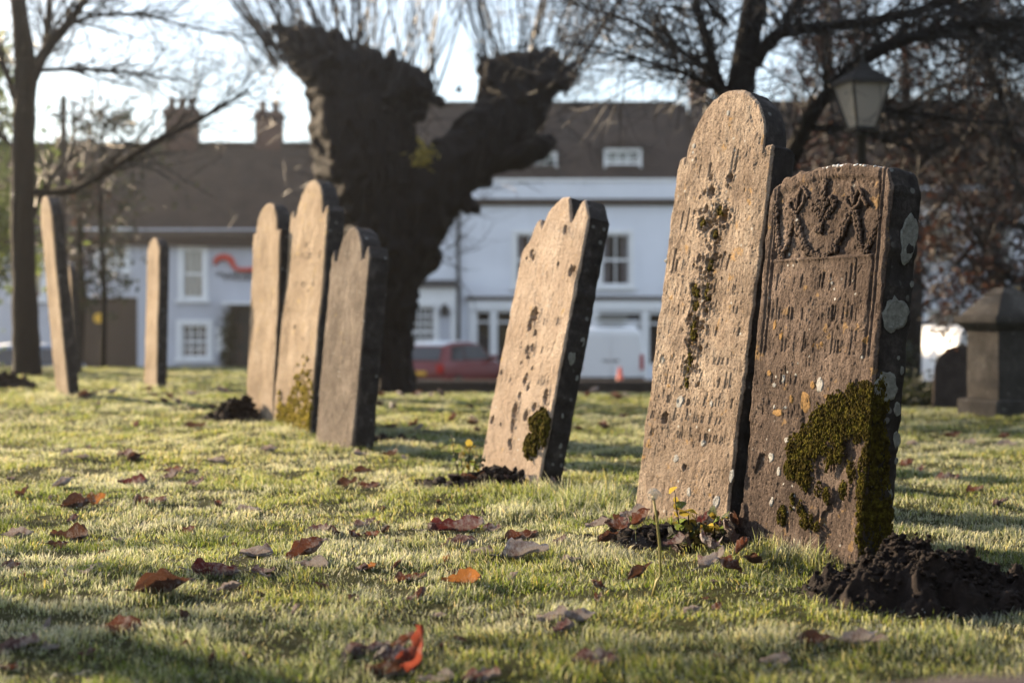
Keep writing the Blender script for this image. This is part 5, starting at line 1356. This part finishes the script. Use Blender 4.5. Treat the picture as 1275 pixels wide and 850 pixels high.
# ------------------------------------------------------------------ leaves on the ground
def leaf_mesh(seed, curl, bend, wid, mat):
    """a curled dead leaf of unit length with a stalk"""
    r = random.Random(seed); nt, nsd = 12, 6; V = []; f = []
    ph = r.uniform(0, 6.28); tw = r.uniform(-1.1, 1.1)
    for i in range(nt + 1):
        t_ = i / nt; x = t_ - .5
        w = wid * (math.sin(math.pi * min(1, t_ ** .8)) ** .75 + .01) * (1 - .25 * t_) * (1 + .08 * math.sin(t_ * 23 + ph))
        a0 = bend * (t_ - .5)
        cx = math.sin(a0) / max(abs(bend), .01) if abs(bend) > .01 else x; cz = (1 - math.cos(a0)) / max(abs(bend), .01) if abs(bend) > .01 else 0
        for j in range(nsd + 1):
            s = j / nsd * 2 - 1; a = s * curl + tw * (t_ - .5)
            rr = w / max(abs(curl), .15)
            yy = math.sin(a) * rr; zz = (1 - math.cos(a)) * rr
            zz += .035 * math.sin(7 * t_ + 3 * s + ph) + .03 * math.sin(15 * t_ + ph * 2 + s * 2) * abs(s) - .02 * (1 - abs(s)) + r.uniform(-.006, .006)
            V.append((cx + zz * math.sin(a0) * -.6, yy, cz + zz))
    m_ = nsd + 1
    f = [(i * m_ + j, (i + 1) * m_ + j, (i + 1) * m_ + j + 1, i * m_ + j + 1) for i in range(nt) for j in range(nsd)]
    b = MB(); b.add(V, f)
    c = V[nsd // 2]; b.tube([c, (c[0] - .12, c[1] + .03, c[2] + .02), (c[0] - .26, c[1] + .05 * r.uniform(-1, 1), c[2] + .05)], [.014, .011, .009], 4)
    zmin = min(v[2] for v in V)
    me = b.mesh('fallen_leaf', mat, True); me.transform(Matrix.Translation((0, 0, -zmin))); return me
LM = {}
def leaf_data(mat, v):
    if (mat, v) not in LM:
        prm = [(1.7, .9, .30), (2.2, .5, .34), (1.3, 1.4, .34), (2.6, .6, .32), (-1.7, -.9, .36), (1.9, -1.1, .34)][v % 6]
        LM[(mat, v)] = leaf_mesh(100 + v * 7 + len(LM), *prm, M[mat])
    return LM[(mat, v)]
LEAVES = [
 # px, py, length px, colour, variant, yaw, tilt, label
 (80, 607, 27, 'leaf_frost', 3, 20, 25, 'frosted grey leaf standing on edge, left of the brown leaf clump'), (30, 619, 24, 'leaf_brown', 0, 70, 30, 'dark upright leaf near the left edge level with the clump'),
 (98, 634, 40, 'leaf_brown', 1, 10, 8, 'dark half of the brown leaf clump at the left'), (118, 630, 34, 'leaf_orange', 2, -30, 15, 'orange-lit half of the brown leaf clump at the left'), (95, 622, 20, 'leaf_plum', 0, 60, 10, 'small purple leaf behind the brown clump'),
 (165, 604, 36, 'leaf_crimson', 4, 5, 0, 'reddish frosted domed leaf right of the grey upright leaf'), (187, 627, 40, 'leaf_russet', 0, 0, 5, 'thin russet leaf lying right of the brown leaf clump'), (86, 673, 46, 'leaf_brown', 4, 0, 5, 'dark brown domed leaf on the left foreground grass'),
 (24, 671, 36, 'leaf_frost', 0, 10, 5, 'grey frosted leaf at the left edge beside the dark domed leaf'), (12, 709, 30, 'leaf_russet', 4, -20, 8, 'russet leaf cut by the left picture edge'), (130, 691, 22, 'leaf_brown', 3, 40, 10, 'small brown leaf below the dark domed leaf'),
 (205, 742, 72, 'leaf_brown', 1, 12, 10, 'large dark curled leaf with pale rim in the left foreground'), (152, 786, 54, 'leaf_russet', 4, 0, 0, 'russet domed leaf lowest in the left foreground'), (268, 716, 58, 'leaf_crimson', 0, -8, 0, 'long reddish frosted leaf above the large dark curled leaf'),
 (328, 713, 30, 'leaf_plum', 2, 20, 0, 'plum coloured leaf right of the long reddish frosted leaf'), (286, 736, 32, 'leaf_frost', 3, 30, 12, 'curled pale leaf with dark hollow below the long reddish leaf'), (308, 639, 28, 'leaf_frost', 1, 15, 5, 'whitish curled leaf alone on the open grass'),
 (320, 691, 40, 'leaf_frost', 4, 0, 0, 'flat pale frosted leaf left of the upright brown leaf'), (278, 674, 20, 'leaf_frost', 3, 60, 15, 'small white curled leaf above the flat pale leaf'), (396, 662, 26, 'leaf_plum', 4, 10, 0, 'grey domed leaf on the open grass left of centre'),
 (385, 698, 58, 'leaf_russet', 1, -12, 28, 'boat-shaped brown leaf tilted up, lit from behind'), (388, 706, 40, 'leaf_frost', 4, 5, 0, 'frosted leaf tucked under the boat-shaped brown leaf'), (455, 657, 30, 'leaf_plum', 2, 30, 15, 'plum leaf left of the crimson leaf'), (470, 655, 20, 'leaf_brown', 0, 70, 15, 'small brown leaf touching the plum leaf'),
 (434, 607, 30, 'leaf_brown', 0, -25, 18, 'pointed brown leaf, first of a pair below the grey gravestone'), (460, 608, 30, 'leaf_russet', 0, -20, 8, 'second of the leaf pair below the grey gravestone'), (568, 664, 68, 'leaf_crimson', 0, -5, 8, 'long crimson arched leaf in the centre foreground'),
 (576, 680, 38, 'leaf_plum', 1, -10, 5, 'dark frosted leaf just below the long crimson leaf'), (553, 682, 18, 'leaf_russet', 3, 60, 10, 'tiny russet leaf left of the dark frosted one'), (600, 691, 30, 'leaf_frost', 4, 0, 0, 'flat white leaf below the long crimson leaf'), (614, 662, 26, 'leaf_plum', 2, -30, 10, 'plum leaf at the tip of the crimson leaf'),
 (494, 680, 22, 'leaf_brown', 3, -40, 25, 'small dark upright leaf between boat leaf and crimson leaf'), (555, 700, 18, 'leaf_orange', 2, 70, 30, 'little glowing orange leaf under the flat white leaf'), (494, 708, 22, 'leaf_russet', 3, 60, 20, 'russet leaf above the orange leaf pair'), (460, 708, 20, 'leaf_orange', 0, 20, 10, 'small tan leaf in the grass between boat leaf and russet leaf'),
 (512, 722, 40, 'leaf_russet', 0, 15, 5, 'straw coloured leaf stalk and blade left of the orange leaf'), (575, 729, 48, 'leaf_orange', 4, -5, 5, 'bright orange flat leaf in the centre foreground'), (526, 746, 30, 'leaf_russet', 3, 70, 25, 'curled russet leaf below the orange leaf'), (512, 748, 18, 'leaf_plum', 0, 20, 15, 'purple leaf beside the curled russet leaf'),
 (655, 695, 56, 'leaf_frost', 1, -6, 10, 'large frosted leaf with dark underside right of the crimson leaf'), (650, 672, 40, 'leaf_russet', 0, 0, 6, 'flat tan leaf above the large frosted leaf'), (690, 774, 42, 'leaf_frost', 4, 20, 5, 'left leaf of the frosted trio in the foreground'), (722, 775, 40, 'leaf_frost', 0, -10, 8, 'right leaf of the frosted trio in the foreground'), (705, 787, 34, 'leaf_plum', 1, 40, 10, 'plum leaf at the front of the frosted trio'),
 (740, 830, 58, 'leaf_plum', 4, -10, 5, 'blurred plum leaf at the bottom edge right of the leaf heap'), (762, 820, 24, 'leaf_frost', 3, 40, 25, 'blurred grey curl behind the plum leaf at the bottom edge'), (860, 766, 34, 'leaf_frost', 3, 25, 12, 'bluish grey folded leaf in the grass below the dandelion'), (965, 828, 38, 'leaf_frost', 4, 0, 3, 'blurred pale leaf at the bottom right of the lawn'),
 (1015, 804, 48, 'leaf_brown', 1, -6, 8, 'dark brown leaf in front of the molehill'), (1072, 805, 48, 'leaf_frost', 0, 8, 10, 'pale frosted leaf in front of the molehill'), (1098, 800, 30, 'leaf_frost', 0, 12, 12, 'thin pale leaf beside the frosted leaf at the molehill'),
 (455, 818, 62, 'leaf_plum', 3, 20, 10, 'blurred rounded plum leaf, left of the foreground leaf heap'), (490, 828, 56, 'leaf_plum', 1, -20, 8, 'blurred purple leaf in the middle of the foreground leaf heap'), (524, 834, 66, 'leaf_glow', 2, 25, 66, 'glowing red leaf standing upright in the foreground leaf heap'), (500, 812, 44, 'leaf_russet', 0, 30, 30, 'reddish leaf leaning on the upright red leaf'), (478, 842, 50, 'leaf_brown', 4, 0, 0, 'dark leaf under the foreground leaf heap'), (545, 848, 44, 'leaf_frost', 4, 10, 0, 'pale leaf at the foot of the upright red leaf'), (600, 850, 48, 'leaf_plum', 4, 15, 5, 'plum leaf at the bottom edge right of the leaf heap'),
 (25, 808, 46, 'leaf_plum', 4, 25, 5, 'frosted brown leaf at the lower left edge'), (60, 783, 22, 'leaf_frost', 3, 80, 40, 'tiny bright leaf at the lower left'), (265, 828, 26, 'leaf_brown', 3, 80, 50, 'small dark upright leaf at the bottom left'),
 (85, 567, 20, 'leaf_frost', 3, 40, 20, 'small pale leaf in the sunlit grass below the far soil heap'), (104, 571, 18, 'leaf_frost', 0, 0, 5, 'thin grey leaf beside the small pale leaf'), (270, 576, 22, 'leaf_frost', 4, 0, 0, 'small white leaf below the soil heap'), (218, 590, 26, 'leaf_russet', 2, 20, 10, 'russet leaf in the sunlit grass behind the thin russet one'), (240, 590, 20, 'leaf_plum', 0, -20, 8, 'plum leaf touching the sunlit russet leaf'),
 (108, 497, 22, 'leaf_brown', 1, 20, 12, 'brown leaf at the foot of the forward-tilting gravestone'), (170, 532, 14, 'leaf_russet', 2, 80, 40, 'small upright russet leaf in the far sunlit grass'), (243, 533, 26, 'leaf_brown', 0, 0, 5, 'dark leaf left of the soil heap'), (305, 518, 16, 'leaf_orange', 2, 70, 40, 'orange leaf standing on the soil heap'), (335, 563, 22, 'leaf_frost', 0, 10, 5, 'frosted leaf below the pale slim gravestone'),
 (1130, 582, 22, 'leaf_russet', 2, 20, 20, 'russet leaf right of the mossy edge'), (1148, 588, 18, 'leaf_crimson', 2, 60, 20, 'crimson leaf next to the russet one beyond the mossy edge'), (1178, 602, 32, 'leaf_plum', 4, 0, 5, 'plum leaf on the shaded grass right of the stones'), (1215, 612, 26, 'leaf_russet', 0, 20, 8, 'tan leaf between plum leaf and right edge'), (1245, 630, 26, 'leaf_plum', 3, 30, 15, 'dark curled leaf near the right edge'), (1185, 545, 24, 'leaf_brown', 2, 0, 8, 'brown leaf halfway to the tomb'),
 (1205, 553, 20, 'leaf_frost', 4, 0, 0, 'pale leaf halfway to the tomb'), (1255, 557, 26, 'leaf_frost', 0, 0, 4, 'long pale leaf in front of the tomb'), (1135, 555, 18, 'leaf_frost', 0, 10, 5, 'pale leaf against the mossy stone edge'), (1250, 545, 16, 'leaf_russet', 4, 0, 0, 'tiny tan leaf at the tomb foot'),
]
def put_leaf(px, py, ln, mat, var, yaw, tilt, label, up=-.004, group='dead leaves lying on the lawn'):
    p = hit(px, py); L = ln / F * p.y * 1.08
    o = place('fallen_leaf', leaf_data(mat, var), None, (p.x, p.y, float(gz(p.x, p.y)) + up + L * .3 * math.sin(R(tilt))), (R(random.uniform(-28, 28)), R(-tilt), R(yaw)))
    o.scale = (L, L, L * random.uniform(1.1, 1.5)); tag(o, label, 'leaf', group); return o
for l in LEAVES: put_leaf(*l)
# heap of leaves between the two near stones
r = random.Random(77)
HEAP = [(880, 700, 'leaf_plum', 40, 'plum leaf in front of the green weed'), (905, 690, 'leaf_brown', 40, 'dark brown leaf in the shade under the green weed'), (925, 700, 'leaf_russet', 36, 'russet leaf against the foot of the carved stone'), (890, 715, 'leaf_frost', 40, 'long frosted leaf in front of the weeds at the carved stone'),
        (905, 722, 'leaf_russet', 34, 'russet leaf touching the long frosted leaf by the carved stone'), (870, 680, 'leaf_brown', 38, 'dark leaf under the yellow-leaved weed'), (895, 668, 'leaf_crimson', 36, 'crimson leaf in the gap between the near stones'), (915, 672, 'leaf_brown', 40, 'brown leaf leaning on the left edge of the carved stone'),
        (800, 672, 'leaf_russet', 34, 'russet leaf directly behind the dandelion stalk'), (780, 668, 'leaf_plum', 36, 'plum leaf left of the dandelion stalk'), (765, 676, 'leaf_russet', 30, 'russet leaf below the left foot of the tall stone'), (790, 658, 'leaf_frost', 34, 'frosted leaf against the left foot of the tall stone'),
        (745, 670, 'leaf_frost', 30, 'grey leaf at the left end of the litter by the tall stone'), (815, 662, 'leaf_brown', 32, 'dark leaf at the tall stone foot right of the dandelion'), (935, 712, 'leaf_brown', 30, 'dark leaf at the foot of the carved stone, last of the litter'), (800, 728, 'leaf_brown', 36, 'dark folded leaf left of the dandelion stalk base'),
        (842, 700, 'leaf_plum', 30, 'plum leaf between the dandelion stalk and the weed'), (855, 690, 'leaf_brown', 34, 'dark leaf at the root of the yellow-leaved weed'), (760, 690, 'leaf_brown', 30, 'dark leaf in the grass left of the dandelion'), (775, 655, 'leaf_brown', 28, 'small dark leaf at the left corner of the tall stone'),
        (900, 655, 'leaf_brown', 36, 'dark leaf wedged between the two near stones'), (880, 660, 'leaf_crimson', 32, 'crimson leaf behind the green weed')]
for x, y, m_, l, w in HEAP:
    put_leaf(x, y, l, m_, r.randint(0, 5), r.uniform(0, 360), r.uniform(5, 35), w, r.uniform(.015, .05), 'leaf litter at the near stones')
# small far leaves: strewn singly, nothing sets one apart from the next
for k in range(165):
    if k < 60: x = r.uniform(455, 800); y = r.choice([r.gauss(506, 6), r.gauss(495, 4), r.gauss(535, 6)]); w = 'small leaf in the litter band behind the leaning middle gravestone'
    elif k < 80: x = r.uniform(120, 330); y = r.uniform(488, 515); w = 'small leaf on the bright far grass left of the group of three gravestones'
    else: x = r.uniform(0, 900); y = r.uniform(560, 840); w = 'small curled leaf scrap half sunk in the open foreground turf'
    m_ = r.choice(['leaf_frost', 'leaf_plum', 'leaf_brown', 'leaf_russet', 'leaf_brown']); cw = {'leaf_frost': 'frosted', 'leaf_plum': 'plum', 'leaf_brown': 'dark brown', 'leaf_russet': 'russet'}[m_]
    if k >= 80:
        zone = ('far' if y < 640 else 'near') + ' ' + ('turf below the leftmost stones' if x < 260 else 'turf below the group of three stones' if x < 480 else 'turf below the leaning middle stone' if x < 700 else 'turf below the two near stones')
        w = 'small ' + cw + ' leaf scrap sunk in the ' + zone
    else: w = w.replace('small leaf', 'small ' + cw + ' leaf')
    o = put_leaf(x, y, r.uniform(9, 17) if k < 80 else r.uniform(11, 26), m_, r.randint(0, 5), r.uniform(0, 360), r.uniform(0, 30), w, .015 if k < 80 else -.003, 'litter band on the far lawn' if k < 60 else 'litter on the bright far grass' if k < 80 else 'leaf scraps in the turf')
# debris round the leaning stone
for k in range(16):
    x = r.uniform(520, 700); y = r.uniform(592, 612)
    put_leaf(x, y, r.uniform(12, 22), r.choice(['leaf_frost', 'leaf_plum', 'leaf_brown']), r.randint(0, 5), r.uniform(0, 360), r.uniform(0, 25), 'frosted leaf scrap in the debris at the foot of the leaning middle gravestone', .025, 'debris at the leaning stone')

# ------------------------------------------------------------------ dandelion clock
p = hit(814, 744)
t = thing('dandelion_clock', 'single dandelion seed head on a tall bare stalk before the tall gravestone', 'dandelion', (p.x, p.y, float(gz(p.x, p.y))))
k = p.y / F; top = (744 - 618) * k
pts = [(0, 0, 0), (.012, 0, top * .16), (.024, .0, top * .22), (.022, 0, top * .5), (.012, 0, top * .8), (.004, 0, top * .97)]
pts = [(x - .004, y, z) for x, y, z in pts]
b = MB(); b.tube(pts, [.0050, .0045, .0042, .0040, .0038, .0036], 8); b.build('stalk', M['stem'], t, True)
b = MB(); b.lathe([(.002, top * .96), (.0075, top * .975), (.006, top * 1.0), (.002, top * 1.02)], (0, 0), 10); b.build('receptacle', M['stem'], t, True)
b = MB(); rr2 = random.Random(8); cc = Vector((0, 0, top * 1.01))
for q in range(60):
    d = Vector((rr2.gauss(0, 1), rr2.gauss(0, 1), rr2.gauss(.35, 1))).normalized()
    if d.z < -.5: continue
    L = rr2.uniform(.014, .021); e = cc + d * L; b.tube([cc + d * .004, e], .00035, 3, False)
    a = d.orthogonal().normalized(); c = d.cross(a)
    for z in range(9):
        w = 6.28 * z / 9; b.tube([e, e + (a * math.cos(w) + c * math.sin(w)) * .0062 + d * .003], .00032, 3, False)
o = b.build('seed_head', M['seed'], t); o['kind'] = 'stuff'

# ------------------------------------------------------------------ weeds
def round_leaf(mat, seed):
    r = random.Random(seed); n = 14; V = [(0, 0, 0)]
    for k in range(n):
        w = 6.28 * k / n; q = 1 + r.uniform(-.1, .1); V.append((math.cos(w) * q * .5 + .5, math.sin(w) * q * .42, .07 * math.cos(2 * w) + r.uniform(-.03, .03)))
    V[0] = (.5, 0, -.07); b = MB(); b.add(V, [(0, 1 + k, 1 + (k + 1) % n) for k in range(n)]); return b.mesh('leaf', mat, True)
RL = {m_: round_leaf(M[m_], i) for i, m_ in enumerate(('leaf_yellow', 'leaf_green', 'leaf_ever'))}
def weed(label, px, py, stems, seed, lf, size):
    p = hit(px, py); r = random.Random(seed); t = thing('weed', label, 'plant', (p.x, p.y, float(gz(p.x, p.y)))); k = p.y / F
    for dx, h, n, m_ in stems:
        H = h * k; X = dx * k; b = MB(); pts = [(X * .3, 0, -.01), (X * .7, .0, H * .4), (X * .9, .01, H * .75), (X, .0, H)]
        b.tube(pts, [.0035, .003, .0025, .0015], 5); b.build('stem', M['twig_red'], t, True)
        for q in range(n):
            s = r.uniform(.25, 1.0); i = min(2, int(s * 3)); f_ = s * 3 - i; c = Vector(pts[i]).lerp(Vector(pts[i + 1]), f_)
            L = r.uniform(*size) * k
            o = place('leaf', RL[m_ if r.random() < .75 else lf], t, c, (R(r.uniform(-50, 50)), R(r.uniform(-70, 30)), r.uniform(0, 6.28))); o.scale = (L, L, L)
weed('straggly weed with round yellow leaves at the tall gravestone foot', 862, 690, [(-22, 80, 8, 'leaf_yellow'), (-5, 55, 8, 'leaf_yellow'), (5, 50, 6, 'leaf_yellow'), (-30, 40, 6, 'leaf_ever'), (-10, 35, 10, 'leaf_ever'), (10, 40, 8, 'leaf_ever')], 5, 'leaf_green', (9, 16))
weed('small green weed in the gap between the two near gravestones', 890, 685, [(0, 48, 9, 'leaf_green'), (10, 42, 7, 'leaf_green'), (-14, 35, 8, 'leaf_ever'), (-25, 25, 8, 'leaf_ever'), (14, 25, 6, 'leaf_ever')], 6, 'leaf_yellow', (9, 15))
weed('thin upright weed at the left foot of the leaning middle gravestone', 580, 600, [(-18, 60, 7, 'leaf_green'), (5, 48, 9, 'leaf_yellow'), (14, 40, 9, 'leaf_green'), (-6, 30, 8, 'leaf_green'), (20, 28, 8, 'leaf_ever')], 7, 'leaf_yellow', (6, 11))
weed('tiny weed below the boat-shaped leaf pair on the open lawn', 395, 600, [(0, 14, 3, 'leaf_green')], 8, 'leaf_green', (4, 7))

# ------------------------------------------------------------------ haze volume added to stand in for lens glare
t = NT('haze'); t.n.remove(t.b)
pv = t.n.new('ShaderNodeVolumePrincipled'); pv.inputs['Density'].default_value = 0.0011; pv.inputs['Anisotropy'].default_value = 0.86; pv.inputs['Color'].default_value = (0.95, 0.93, 0.90, 1)
t.l.new(pv.outputs[0], t.out.inputs['Volume'])
b = MB(); b.box(-95, 95, -12, 60, -2.5, 13.5); o = b.build('haze', t.m); o['kind'] = 'stuff'; o['label'] = 'thin haze volume added to give a sun glare glow at the left'
